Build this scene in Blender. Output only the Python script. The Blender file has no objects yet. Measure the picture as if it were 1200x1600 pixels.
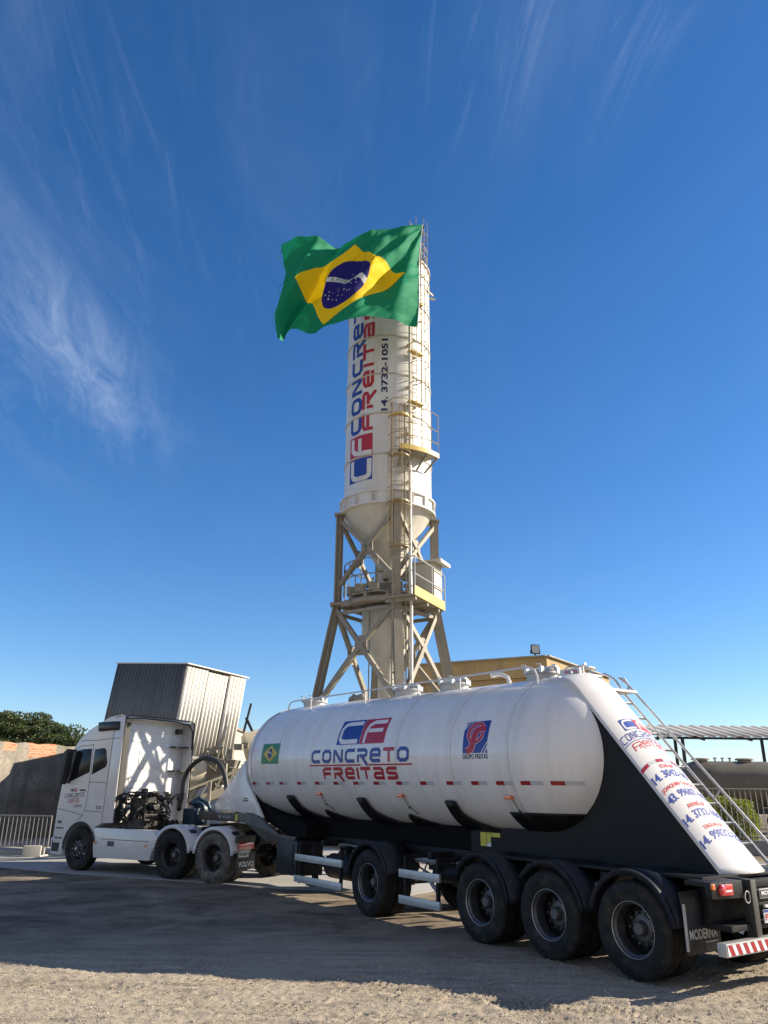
import bpy, bmesh, math, random
import numpy as np
from mathutils import Vector, Matrix
R=math.radians; PI=math.pi
random.seed(5); rng=np.random.default_rng(5)
S=bpy.context.scene; COL=S.collection

# ------------------------------------------------------------------ camera, sky, sun, exposure
cd=bpy.data.cameras.new('camera'); cam=bpy.data.objects.new('camera',cd); COL.objects.link(cam); S.camera=cam
p,roll,H=0.3468,0.0103,2.0057
r0=Vector((1,0,0)); u0=Vector((0,-math.sin(p),math.cos(p))); w0=Vector((0,math.cos(p),math.sin(p)))
cr=math.cos(roll)*r0+math.sin(roll)*u0; cu=-math.sin(roll)*r0+math.cos(roll)*u0
M=Matrix((cr,cu,-w0)).transposed().to_4x4(); M.translation=Vector((0,0,H)); cam.matrix_world=M
cd.sensor_fit='VERTICAL'; cd.sensor_height=36; cd.sensor_width=27; cd.lens=27.0; cd.clip_end=3000; cd.clip_start=.05
S.render.resolution_x=768; S.render.resolution_y=1024
S.view_settings.view_transform='Standard'; S.view_settings.look='None'; S.view_settings.exposure=1.12; S.view_settings.gamma=1
SUN_AZ,SUN_EL=R(8.4),R(26)          # azimuth measured from +X towards +Y
W=bpy.data.worlds.new('World'); S.world=W; W.use_nodes=True
nt=W.node_tree; nt.nodes.clear(); N=nt.nodes.new; Lk=nt.links.new
def math_node(nt,op,a,b=None,c=None,clamp=False):
    n=nt.nodes.new('ShaderNodeMath'); n.operation=op; n.use_clamp=clamp
    for i,v in enumerate((a,b,c)):
        if v is None: continue
        if isinstance(v,(int,float)): n.inputs[i].default_value=v
        else: nt.links.new(v,n.inputs[i])
    return n.outputs[0]
def mixc(nt,fac,a,b,mode='MIX'):
    n=nt.nodes.new('ShaderNodeMix'); n.data_type='RGBA'; n.blend_type=mode
    for s,v in ((n.inputs[0],fac),(n.inputs[6],a),(n.inputs[7],b)):
        if isinstance(v,(int,float)): s.default_value=v
        elif isinstance(v,(tuple,list)): s.default_value=(*v[:3],1)
        else: nt.links.new(v,s)
    return n.outputs[2]
sky=N('ShaderNodeTexSky'); sky.sky_type='NISHITA'; sky.sun_disc=False; sky.sun_elevation=SUN_EL; sky.sun_rotation=R(90)-SUN_AZ
sky.air_density=1.0; sky.dust_density=0.25; sky.ozone_density=3.0; sky.altitude=600
hs=N('ShaderNodeHueSaturation'); hs.inputs['Saturation'].default_value=1.25; Lk(sky.outputs[0],hs.inputs['Color'])
tc=N('ShaderNodeTexCoord'); sp=N('ShaderNodeSeparateXYZ'); Lk(tc.outputs['Generated'],sp.inputs[0])
zz=math_node(nt,'MAXIMUM',sp.outputs[2],.04)
ux=math_node(nt,'DIVIDE',sp.outputs[0],zz); uy=math_node(nt,'DIVIDE',sp.outputs[1],zz)
def cloudnoise(sx,sy,detail,off,rough=.6,dist=.6,skew=0):
    cx=N('ShaderNodeCombineXYZ')
    xx=math_node(nt,'ADD',ux,math_node(nt,'MULTIPLY',uy,skew))
    Lk(math_node(nt,'MULTIPLY_ADD',xx,sx,off),cx.inputs[0]); Lk(math_node(nt,'MULTIPLY',uy,sy),cx.inputs[1])
    n=N('ShaderNodeTexNoise'); n.inputs['Scale'].default_value=1; n.inputs['Detail'].default_value=detail
    n.inputs['Roughness'].default_value=rough; n.inputs['Distortion'].default_value=dist
    Lk(cx.outputs[0],n.inputs['Vector']); return n.outputs[0]
def blob(x0,y0,sx,sy):
    a=math_node(nt,'POWER',math_node(nt,'ABSOLUTE',math_node(nt,'DIVIDE',math_node(nt,'SUBTRACT',ux,x0),sx)),2.0)
    b=math_node(nt,'POWER',math_node(nt,'ABSOLUTE',math_node(nt,'DIVIDE',math_node(nt,'SUBTRACT',uy,y0),sy)),2.0)
    return math_node(nt,'POWER',2.718,math_node(nt,'MULTIPLY',math_node(nt,'ADD',a,b),-1))
def smooth(v,lo,hi):
    m=N('ShaderNodeMapRange'); m.interpolation_type='SMOOTHSTEP'; Lk(v,m.inputs[0]); m.inputs[1].default_value=lo; m.inputs[2].default_value=hi; return m.outputs[0]
streak=smooth(cloudnoise(11,1.3,6,3.1),.42,.78)
soft=smooth(cloudnoise(2.6,.9,8,7.7,.65,1.2),.40,.75)
thin=smooth(cloudnoise(15,1.6,7,1.3,.68,1.3,.12),.50,.85)
fine=cloudnoise(11,2.6,9,2.2,.72,1.1,.25)
m1=math_node(nt,'MULTIPLY',blob(-.76,1.66,.12,.46),math_node(nt,'ADD',math_node(nt,'MULTIPLY',soft,.3),math_node(nt,'MULTIPLY',smooth(fine,.28,.74),.95)))
m1b=math_node(nt,'MULTIPLY',blob(-1.05,1.95,.30,.45),math_node(nt,'ADD',math_node(nt,'MULTIPLY',soft,.35),math_node(nt,'MULTIPLY',smooth(fine,.45,.8),.35)))
m1=math_node(nt,'ADD',m1,m1b)
m2=math_node(nt,'MULTIPLY',blob(.20,.78,.20,.17),math_node(nt,'ADD',math_node(nt,'MULTIPLY',thin,.75),math_node(nt,'MULTIPLY',soft,.18)))
m3=math_node(nt,'MULTIPLY',blob(-.50,1.1,.38,.55),math_node(nt,'ADD',math_node(nt,'MULTIPLY',thin,.30),math_node(nt,'MULTIPLY',soft,.20)))
m4=math_node(nt,'MULTIPLY',soft,.035)
cl=math_node(nt,'ADD',math_node(nt,'ADD',m1,m2),math_node(nt,'ADD',m3,m4),clamp=True)
tint=mixc(nt,1.0,hs.outputs[0],(.95,.97,1.08),'MULTIPLY')
skyc=mixc(nt,math_node(nt,'MULTIPLY',cl,.34),tint,(4.2,5.0,6.4))
fill_veil=math_node(nt,'MULTIPLY',smooth(math_node(nt,'MULTIPLY',sp.outputs[1],-1),.02,.55),.60)  # warm haze added behind the camera to offset the blue fill
fill_veil=math_node(nt,'MULTIPLY',fill_veil,math_node(nt,'ADD',.6,math_node(nt,'MULTIPLY',soft,.6)))
skyc=mixc(nt,fill_veil,skyc,(3.9,3.3,2.7))
bg=N('ShaderNodeBackground'); bg.inputs[1].default_value=.073; Lk(skyc,bg.inputs[0])
wo=N('ShaderNodeOutputWorld'); Lk(bg.outputs[0],wo.inputs[0])
sd=Vector((math.cos(SUN_AZ)*math.cos(SUN_EL),math.sin(SUN_AZ)*math.cos(SUN_EL),math.sin(SUN_EL)))
sl=bpy.data.lights.new('sun','SUN'); sl.energy=4.4; sl.angle=R(.5); sl.color=(1,.89,.72)
so=bpy.data.objects.new('sun',sl); COL.objects.link(so); so.rotation_euler=sd.to_track_quat('Z','Y').to_euler()

# ------------------------------------------------------------------ helpers
def tag(o,label=None,cat=None,group=None,kind=None):
    if label: o['label']=label
    if cat: o['category']=cat
    if group: o['group']=group
    if kind: o['kind']=kind
    return o
def thing(name,label,cat,loc=(0,0,0),rz=0,group=None):
    o=bpy.data.objects.new(name,None); COL.objects.link(o); o.location=loc; o.rotation_euler=(0,0,rz); o.empty_display_size=.3
    return tag(o,label,cat,group)
def mat(name,base,rough=.6,metal=0,var=.12,scale=6,dirt=None,dirtamt=.3,dscale=3,bump=0,bscale=40,streak=False,coat=0,spec=.5,lo=.45,hi=.75):
    m=bpy.data.materials.new(name); m.use_nodes=True; t=m.node_tree; b=t.nodes['Principled BSDF']
    b.inputs['Roughness'].default_value=rough; b.inputs['Metallic'].default_value=metal
    b.inputs['Specular IOR Level'].default_value=spec
    if coat: b.inputs['Coat Weight'].default_value=coat; b.inputs['Coat Roughness'].default_value=.08
    c=t.nodes.new('ShaderNodeTexCoord'); mp=t.nodes.new('ShaderNodeMapping'); t.links.new(c.outputs['Object'],mp.inputs[0]); oi=t.nodes.new('ShaderNodeObjectInfo'); oo=math_node(t,'MULTIPLY',oi.outputs['Random'],37.0); t.links.new(oo,mp.inputs['Location'])
    n=t.nodes.new('ShaderNodeTexNoise'); n.inputs['Scale'].default_value=scale; n.inputs['Detail'].default_value=6; t.links.new(mp.outputs[0],n.inputs['Vector'])
    k=mixc(t,n.outputs[0],tuple(x*(1-var) for x in base),tuple(min(1,x*(1+var)) for x in base))
    if dirt:
        n2=t.nodes.new('ShaderNodeTexNoise'); n2.inputs['Scale'].default_value=dscale; n2.inputs['Detail'].default_value=9; n2.inputs['Roughness'].default_value=.65
        mp2=t.nodes.new('ShaderNodeMapping'); t.links.new(c.outputs['Object'],mp2.inputs[0]); t.links.new(oo,mp2.inputs['Location']); t.links.new(mp2.outputs[0],n2.inputs['Vector'])
        if streak: mp2.inputs['Scale'].default_value=(1.8,.22,.22) if streak=='x' else (1,1,.14)
        r=t.nodes.new('ShaderNodeMapRange'); t.links.new(n2.outputs[0],r.inputs[0]); r.inputs[1].default_value=lo; r.inputs[2].default_value=hi; r.inputs[4].default_value=dirtamt
        k=mixc(t,r.outputs[0],k,dirt)
    t.links.new(k,b.inputs['Base Color'])
    if bump:
        n3=t.nodes.new('ShaderNodeTexNoise'); n3.inputs['Scale'].default_value=bscale; n3.inputs['Detail'].default_value=5; t.links.new(c.outputs['Object'],n3.inputs['Vector'])
        bp=t.nodes.new('ShaderNodeBump'); bp.inputs['Strength'].default_value=bump; bp.inputs['Distance'].default_value=.02; t.links.new(n3.outputs[0],bp.inputs['Height']); t.links.new(bp.outputs[0],b.inputs['Normal'])
    return m
MT=dict(
 tank=mat('tank_paint',(.80,.775,.75),.32,dirt=(.42,.40,.36),dirtamt=.45,dscale=1.6,streak='x',coat=.3,var=.03,bump=.10,bscale=1.4,lo=.46,hi=.78),
 white=mat('white_paint',(.70,.68,.655),.3,coat=.4,var=.03,dirt=(.45,.41,.36),dirtamt=.35,dscale=2.5,lo=.5,hi=.85),
 black=mat('black_paint',(.009,.009,.010),.45,spec=.25,dirt=(.05,.045,.04),dirtamt=.35,dscale=4),
 blackplate=mat('black_skirt_paint',(.0065,.0068,.0078),.5,spec=.22,dirt=(.03,.028,.025),dirtamt=.3,dscale=1.5),
 chassis=mat('chassis_paint',(.011,.011,.012),.6,spec=.25,dirt=(.06,.052,.042),dirtamt=.45,dscale=5,bump=.2),
 grey=mat('grey_frame_paint',(.045,.043,.04),.5,dirt=(.2,.18,.15),dirtamt=.3),
 navy=mat('fender_plastic',(.010,.013,.02),.45,spec=.3,dirt=(.07,.065,.058),dirtamt=.4,dscale=5,bump=.05),
 tyre=mat('tyre_rubber',(.014,.014,.0145),.75,spec=.25,dirt=(.085,.07,.054),dirtamt=.55,dscale=7,bump=.1,bscale=30),
 tyredust=mat('dusty_tyre_rubber',(.035,.033,.03),.85,dirt=(.30,.26,.20),dirtamt=.75,dscale=6,bump=.15,lo=.35,hi=.7),
 rim=mat('rim_steel',(.085,.09,.095),.4,.5,dirt=(.14,.12,.10),dirtamt=.6,dscale=9),
 rimdark=mat('rim_dark',(.03,.03,.033),.5,.2,dirt=(.09,.08,.07),dirtamt=.5,dscale=9),
 hub=mat('hub_steel',(.10,.10,.105),.45,.3,dirt=(.2,.17,.13),dirtamt=.5,dscale=12),
 chrome=mat('bright_metal',(.55,.55,.56),.25,.9),
 alu=mat('aluminium',(.52,.53,.54),.42,.55,var=.1,scale=25,dirt=(.3,.28,.25),dirtamt=.4,dscale=8),
 galv=mat('galvanised_steel',(.42,.42,.41),.5,.4,var=.12,scale=15,dirt=(.28,.25,.2),dirtamt=.4),
 fibrecement=mat('fibre_cement',(.58,.54,.46),.85,dirt=(.3,.27,.22),dirtamt=.5,dscale=1),
 under_shade=mat('dull_black_under_shade',(.007,.007,.008),.9,spec=.1,var=.2),  # near-black so the under-tank beam carries the shade there in its colour
 shaded_sheet=mat('shaded_side_sheet',(.13,.13,.128),.5,.1,dirt=(.05,.046,.04),dirtamt=.6,dscale=2,streak=True),  # darkened copy of the corrugated sheet, paints the shade on the left face
 glass=mat('dark_glass',(.012,.014,.018),.12,0,spec=.25,var=0),
 blue=mat('logo_blue',(.012,.04,.27),.4,var=.06,scale=8), red=mat('logo_red',(.42,.012,.03),.4,var=.06,scale=8),
 navyink=mat('ink_navy',(.012,.02,.10),.45,var=.05), pink=mat('logo_pink',(.70,.36,.40),.45,var=.03),
 fgreen=mat('sticker_green',(.02,.20,.07),.45), fyel=mat('sticker_yellow',(.62,.42,.03),.45), sticky=mat('label_yellow',(.62,.56,.06),.5),
 refl=mat('reflector_red',(.33,.015,.025),.3,coat=.5), refw=mat('reflector_white',(.50,.52,.52),.3,coat=.5,var=.15,scale=60),
 lampr=mat('lamp_red',(.5,.012,.02),.12,coat=1), orange=mat('lamp_orange',(.75,.16,.02),.2,coat=1), lampc=mat('lamp_clear',(.6,.6,.62),.1,coat=1),
 text_blue=mat('text_blue',(.02,.05,.30),.4,var=.25,scale=30), text_red=mat('text_red',(.55,.03,.03),.4,var=.3,scale=30),
 whiteink=mat('ink_white',(.75,.75,.76),.45), seam=mat('seam_shadow_gap',(.10,.10,.11),.6),
 silo=mat('silo_paint',(.67,.66,.62),.42,dirt=(.36,.30,.21),dirtamt=.45,dscale=2.2,streak=True,var=.04),
 cone=mat('silo_cone_paint',(.54,.52,.45),.5,dirt=(.34,.28,.19),dirtamt=.55,dscale=2,streak=True),
 tower=mat('tower_steel_paint',(.27,.24,.185),.6,dirt=(.20,.16,.11),dirtamt=.6,dscale=2.5,bump=.1),
 rust=mat('rusty_ring',(.42,.37,.29),.7,dirt=(.52,.48,.40),dirtamt=.9,dscale=4,lo=.35,hi=.6),
 seamw=mat('weld_bead',(.50,.49,.47),.5,dirt=(.3,.27,.22),dirtamt=.7,dscale=5),
 yellow=mat('safety_yellow',(.62,.44,.12),.5,dirt=(.28,.2,.1),dirtamt=.5,dscale=5), palegold=mat('cage_paint',(.34,.26,.13),.5,dirt=(.30,.22,.12),dirtamt=.5,dscale=6),
 cabin=mat('cabin_paint',(.56,.54,.46),.5,dirt=(.35,.3,.2),dirtamt=.4),
 hose=mat('rubber_hose',(.03,.03,.03),.5,var=.2), bluem=mat('pump_blue',(.012,.045,.08),.4,dirt=(.08,.07,.06),dirtamt=.6,dscale=12),
 engine=mat('greasy_engine_metal',(.025,.024,.023),.45,.4,dirt=(.12,.10,.08),dirtamt=.6,dscale=14),
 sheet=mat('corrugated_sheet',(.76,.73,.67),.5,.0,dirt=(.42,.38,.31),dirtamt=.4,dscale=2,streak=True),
 dustm=mat('dusty_machine_steel',(.30,.27,.21),.7,dirt=(.10,.09,.07),dirtamt=.7,dscale=4,bump=.2),
 cream=mat('cream_drum_paint',(.62,.54,.38),.5,dirt=(.3,.24,.15),dirtamt=.5,dscale=3),
 ochre=mat('ochre_render',(.50,.34,.15),.85,dirt=(.20,.16,.10),dirtamt=.7,dscale=1.6,streak=True,bump=.3,bscale=15,lo=.42,hi=.7),
 fence=mat('fence_paint',(.50,.49,.45),.5,dirt=(.3,.27,.2),dirtamt=.4), darkfence=mat('dark_fence_paint',(.26,.255,.235),.5),
 darksteel=mat('dark_steel',(.035,.033,.03),.6),
 shaded_olive=mat('parked_tank_shaded_paint',(.135,.12,.088),.5,dirt=(.2,.18,.14),dirtamt=.5,dscale=1.5),  # parked tank's shade is put into this dark colour
 concrete=mat('slab_concrete',(.36,.35,.33),.9,dirt=(.20,.18,.15),dirtamt=.6,dscale=.9,bump=.3,bscale=30),
 kerbm=mat('kerb_concrete',(.40,.38,.34),.9,dirt=(.2,.18,.15),dirtamt=.5,bump=.3),
 bark=mat('bark',(.10,.075,.05),.9,bump=.5),
)
def leafmat(name,a,b):
    m=bpy.data.materials.new(name); m.use_nodes=True; t=m.node_tree; bs=t.nodes['Principled BSDF']; bs.inputs['Roughness'].default_value=.55
    g=t.nodes.new('ShaderNodeNewGeometry'); k=mixc(t,g.outputs['Random Per Island'],a,b); t.links.new(k,bs.inputs['Base Color'])
    tr=t.nodes.new('ShaderNodeBsdfTranslucent'); t.links.new(k,tr.inputs[0]); mx=t.nodes.new('ShaderNodeMixShader'); mx.inputs[0].default_value=.3
    t.links.new(bs.outputs[0],mx.inputs[1]); t.links.new(tr.outputs[0],mx.inputs[2]); t.links.new(mx.outputs[0],t.nodes['Material Output'].inputs[0]); return m
MT['leaf']=leafmat('tree_leaves',(.03,.05,.014),(.10,.125,.035)); MT['hedge']=leafmat('hedge_leaves',(.12,.17,.02),(.36,.40,.05))

def V3(*a): return Vector(a)
class MB:
    def __init__(s): s.v=[]; s.f=[]; s.m=[]; s.T=None
    def add(s,vs,fs,mi=0):
        o=len(s.v)
        if s.T is not None: vs=[s.T@Vector(v) for v in vs]
        s.v+= [tuple(v) for v in vs]; s.f+=[tuple(i+o for i in f) for f in fs]; s.m+=[mi]*len(fs); return s
    def box(s,x0,x1,y0,y1,z0,z1,mi=0):
        return s.add([(x,y,z) for x in (x0,x1) for y in (y0,y1) for z in (z0,z1)],[(0,1,3,2),(4,6,7,5),(0,4,5,1),(2,3,7,6),(0,2,6,4),(1,5,7,3)],mi)
    def obox(s,c,ax,ay,az,mi=0):
        c,ax,ay,az=map(Vector,(c,ax,ay,az))
        return s.add([c+ax*i+ay*j+az*k for i in (-1,1) for j in (-1,1) for k in (-1,1)],[(0,1,3,2),(4,6,7,5),(0,4,5,1),(2,3,7,6),(0,2,6,4),(1,5,7,3)],mi)
    def bar(s,a,b,w,h=None,up=(0,0,1),mi=0):
        a,b=Vector(a),Vector(b); h=h or w; d=(b-a); L=d.length; d.normalize(); up=Vector(up)
        if abs(d.dot(up))>.98: up=Vector((1,0,0)) if abs(d.x)<.9 else Vector((0,1,0))
        sx=d.cross(up).normalized(); sz=sx.cross(d).normalized()
        return s.obox((a+b)/2,d*L/2,sx*w/2,sz*h/2,mi)
    def tube(s,pts,r,n=8,closed=False,mi=0,caps=True):
        P=[Vector(q) for q in pts]; m=len(P); rings=[]; prev=None
        for i in range(m):
            if closed: d=(P[(i+1)%m]-P[i-1])
            else: d=(P[min(i+1,m-1)]-P[max(i-1,0)])
            d.normalize()
            if prev is None:
                up=Vector((0,0,1)) if abs(d.z)<.9 else Vector((1,0,0)); a=d.cross(up).normalized()
            else:
                a=(prev-d*prev.dot(d)).normalized()
            prev=a; b=d.cross(a); rr=r[i] if isinstance(r,(list,tuple)) else r
            rings.append([P[i]+(a*math.cos(2*PI*k/n)+b*math.sin(2*PI*k/n))*rr for k in range(n)])
        vs=[v for g in rings for v in g]; fs=[]
        for i in range(m if closed else m-1):
            j=(i+1)%m
            for k in range(n): fs.append((i*n+k,i*n+(k+1)%n,j*n+(k+1)%n,j*n+k))
        if not closed and caps: fs+= [tuple(range(n))[::-1],tuple((m-1)*n+k for k in range(n))]
        return s.add(vs,fs,mi)
    def lathe(s,prof,n=32,o=(0,0,0),ax=(0,0,1),e1=None,mi=0,a0=0,a1=2*PI,mis=None):
        ax=Vector(ax).normalized(); o=Vector(o); e1=Vector(e1) if e1 else (Vector((1,0,0)) if abs(ax.x)<.9 else Vector((0,0,1)))
        e1=(e1-ax*e1.dot(ax)).normalized(); e2=ax.cross(e1); full=abs(a1-a0-2*PI)<1e-6; m=n if full else n+1
        vs=[]
        for (r,a) in prof:
            for k in range(m):
                t=a0+(a1-a0)*k/n; vs.append(o+ax*a+(e1*math.cos(t)+e2*math.sin(t))*r)
        for i in range(len(prof)-1):
            fs=[]
            for k in range(n):
                kk=(k+1)%m; fs.append((i*m+k,i*m+kk,(i+1)*m+kk,(i+1)*m+k))
            base=len(s.v)
            if i==0: s.add(vs,fs,mis[i] if mis else mi); b0=base
            else: s.f+=[tuple(x+b0 for x in f) for f in fs]; s.m+=[mis[i] if mis else mi]*len(fs)
        return s
    def prism(s,poly,y0,y1,mi=0,plane='xz'):
        n=len(poly)
        def P(a,b,c): return {'xz':(a,c,b),'yz':(c,a,b),'xy':(a,b,c)}[plane]
        vs=[P(a,b,y0) for a,b in poly]+[P(a,b,y1) for a,b in poly]
        fs=[tuple(range(n)),tuple(range(2*n-1,n-1,-1))]+[(i,i+n,(i+1)%n+n,(i+1)%n) for i in range(n)]
        return s.add(vs,fs,mi)
    def grid(s,F,nu,nv,mi=0,close_u=False):
        vs=[F(i/(nu),j/nv) for i in range(nu+1) for j in range(nv+1)]
        fs=[(i*(nv+1)+j,(i+1)*(nv+1)+j,(i+1)*(nv+1)+j+1,i*(nv+1)+j+1) for i in range(nu) for j in range(nv)]
        return s.add(vs,fs,mi)
    def build(s,name,mats,parent=None,smooth=35,bevel=0,seg=2,fixn=True,solid=0):
        me=bpy.data.meshes.new(name); me.from_pydata(s.v,[],s.f)
        if not isinstance(mats,(list,tuple)): mats=[mats]
        for m in mats: me.materials.append(MT[m] if isinstance(m,str) else m)
        if len(mats)>1: me.polygons.foreach_set('material_index',s.m)
        if fixn or bevel:
            bm=bmesh.new(); bm.from_mesh(me)
            if fixn: bmesh.ops.recalc_face_normals(bm,faces=bm.faces[:])
            if bevel:
                es=[e for e in bm.edges if len(e.link_faces)==2 and e.calc_face_angle(0)>R(30)]
                bmesh.ops.bevel(bm,geom=es,offset=bevel,segments=seg,profile=.6,affect='EDGES',clamp_overlap=True)
            bm.to_mesh(me); bm.free()
        if smooth:
            me.polygons.foreach_set('use_smooth',[True]*len(me.polygons)); me.set_sharp_from_angle(angle=R(smooth))
        me.update(); o=bpy.data.objects.new(name,me); COL.objects.link(o)
        if parent: o.parent=parent
        if solid:
            md=o.modifiers.new('solid','SOLIDIFY'); md.thickness=solid; md.offset=0
        return o
def copy_tree(o,parent=None,loc=None,rot=None):
    c=o.copy(); COL.objects.link(c)
    if parent is not None: c.parent=parent
    if loc is not None: c.location=loc
    if rot is not None: c.rotation_euler=rot
    for ch in list(o.children): copy_tree(ch,c)
    return c
def spl(P,k=6):
    P=[Vector(q) for q in P]; out=[]
    for i in range(len(P)-1):
        p0=P[max(i-1,0)];p1=P[i];p2=P[i+1];p3=P[min(i+2,len(P)-1)]
        for j in range(k):
            f=j/k; out.append(.5*((2*p1)+(p2-p0)*f+(2*p0-5*p1+4*p2-p3)*f*f+(3*p1-p0-3*p2+p3)*f**3))
    return out+[P[-1]]
def arc(cx,cy,r,a0,a1,n): return [(cx+r*math.cos(R(a0+(a1-a0)*i/n)),cy+r*math.sin(R(a0+(a1-a0)*i/n))) for i in range(n+1)]

# ---- flat artwork (letters, marks) laid on a surface given by a map (u,v,off)->point
def ribbon(pts,t,closed=False):
    P=[Vector((a,b)) for a,b in pts]; n=len(P); Lf=[];Rt=[]
    for i in range(n):
        if closed: a,b,c=P[i-1],P[i],P[(i+1)%n]
        else: a,b,c=P[max(i-1,0)],P[i],P[min(i+1,n-1)]
        d1=(b-a) if (b-a).length>1e-9 else (c-b); d2=(c-b) if (c-b).length>1e-9 else (b-a)
        d1=d1.normalized(); d2=d2.normalized(); n1=Vector((-d1.y,d1.x)); n2=Vector((-d2.y,d2.x)); m=(n1+n2)
        m=m.normalized() if m.length>1e-6 else n1; k=t/2/max(.35,m.dot(n1)); Lf.append(b+m*k); Rt.append(b-m*k)
    vs=[tuple(x) for x in Lf+Rt]; fs=[(i,i+n,(i+1)%n+n,(i+1)%n) for i in range(n if closed else n-1)]
    return vs,fs
LET={'C':[[(.97,.9),(.28,.9),(.1,.72),(.1,.28),(.28,.1),(.97,.1)]],
 'O':[[(.28,.9),(.72,.9),(.9,.72),(.9,.28),(.72,.1),(.28,.1),(.1,.28),(.1,.72),'c']],
 'N':[[(.1,0),(.1,.86),(.22,.86),(.78,.14),(.9,.14),(.9,1)]],
 'R':[[(.1,.0),(.1,.58)],[(0,.9),(.75,.9),(.9,.78),(.9,.58),(.75,.46),(.25,.46)],[(.52,.37),(.98,-.22)]],
 'e':[[(.2,.5),(.9,.5),(.9,.76),(.78,.9),(.28,.9),(.1,.72),(.1,.28),(.28,.1),(.95,.1)]],
 'T':[[(0,.9),(.98,.9)],[(.5,0),(.5,.8)]],
 'F':[[(.1,0),(.1,.74),(.28,.9),(.98,.9)],[(.2,.46),(.88,.46)]],
 'I':[[(.1,0),(.1,1)]],
 'a':[[(.05,.9),(.72,.9),(.9,.74),(.9,.1),(.24,.1),(.1,.2),(.1,.36),(.24,.5),(.8,.5)]],
 'S':[[(.95,.9),(.24,.9),(.1,.8),(.1,.6),(.24,.5),(.76,.5),(.9,.4),(.9,.2),(.76,.1),(.03,.1)]]}
def block_word(word,u0,u1,v0,v1,mis,t=.2,gap=.22):
    ws=[(.2 if c=='I' else 1.0) for c in word]; tot=sum(ws)+gap*(len(word)-1); k=(u1-u0)/tot; h=v1-v0; out=[]; x=0
    for c,w,mi in zip(word,ws,mis):
        for st in LET[c]:
            cl=st[-1]=='c'; pts=st[:-1] if cl else st
            asp=h/k
            vs,fs=ribbon([(a,b*asp) for a,b in pts],t*max(.6,min(1,asp)),cl)
            vs=[(u0+(x+a)*k,v0+b*k) for a,b in vs]; out.append((vs,fs,mi,len(out)%4))
        x+=w+gap
    return out
_tc={}
def type_word(text,u0,u1,v0,v1,mi,bold=.02,layer=0,shear=0):
    key=(text,bold,shear)
    if key not in _tc:
        c=bpy.data.curves.new('t','FONT'); c.body=text; c.offset=bold; c.resolution_u=3; c.shear=shear; c.size=1
        o=bpy.data.objects.new('t',c); COL.objects.link(o); bpy.context.view_layer.update()
        me=o.evaluated_get(bpy.context.evaluated_depsgraph_get()).to_mesh()
        vs=[(v.co.x,v.co.y) for v in me.vertices]; fs=[tuple(q.vertices) for q in me.polygons]
        o.evaluated_get(bpy.context.evaluated_depsgraph_get()).to_mesh_clear(); bpy.data.objects.remove(o); bpy.data.curves.remove(c)
        _tc[key]=(vs,fs)
    vs,fs=_tc[key]; xs=[a for a,b in vs]; ys=[b for a,b in vs]; a0,a1,b0,b1=min(xs),max(xs),min(ys),max(ys)
    return ([(u0+(a-a0)/(a1-a0)*(u1-u0),v0+(b-b0)/(b1-b0)*(v1-v0)) for a,b in vs],fs,mi,layer)
def polyshape(pts,mi,layer): return (list(pts),[tuple(range(len(pts)))],mi,layer)
def art(name,shapes,mats,mapf,parent,du=.1,dv=.1,off=.004,lstep=.0012):
    bm=bmesh.new()
    for vs,fs,mi,layer in shapes:
        bv=[bm.verts.new((a,b,layer*lstep)) for a,b in vs]
        for f in fs:
            try: q=bm.faces.new([bv[i] for i in f]); q.material_index=mi
            except ValueError: pass
    us=[v.co.x for v in bm.verts]; vv=[v.co.y for v in bm.verts]
    for ax,lo,hi,st in ((0,min(us),max(us),du),(1,min(vv),max(vv),dv)):
        if st:
            k=lo+st
            while k<hi:
                co=(k,0,0) if ax==0 else (0,k,0); no=(1,0,0) if ax==0 else (0,1,0)
                bmesh.ops.bisect_plane(bm,geom=bm.verts[:]+bm.edges[:]+bm.faces[:],plane_co=co,plane_no=no); k+=st
    for v in bm.verts: v.co=Vector(mapf(v.co.x,v.co.y,off+v.co.z))
    me=bpy.data.meshes.new(name); bm.to_mesh(me); bm.free()
    for m in mats: me.materials.append(MT[m])
    o=bpy.data.objects.new(name,me); COL.objects.link(o); o.parent=parent; return o
def emblem(u0,v0,w,h,sh,b,r,wt,l0=4):
    """two-cell slanted emblem with a C and an F cut in white; indices b,r,wt into the materials"""
    def q(a,c): return (u0+a*w/2+sh*c,v0+c*h)
    out=[polyshape([q(0,0),q(.99,0),q(.99,1),q(0,1)],b,l0),polyshape([q(1.01,0),q(2,0),q(2,1),q(1.01,1)],r,l0)]
    C_=[(.94,.84),(.34,.84),(.2,.78),(.12,.62),(.12,.24),(.2,.13),(.32,.11),(.90,.11)]
    F_=[(1.18,.03),(1.2,.5),(1.26,.72),(1.42,.84),(1.92,.84)]; F2=[(1.28,.50),(1.86,.50)]
    ins=[(.97,.04),(.97,.96)]
    for st,t in ((C_,.17),(F_,.16),(F2,.15)):
        vs,fs=ribbon([(a*w/2/h,c) for a,c in st],t); out.append(([ (u0+a*h+sh*c,v0+c*h) for a,c in vs],fs,wt,l0+1+(st is F2)))
    return out
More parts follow.
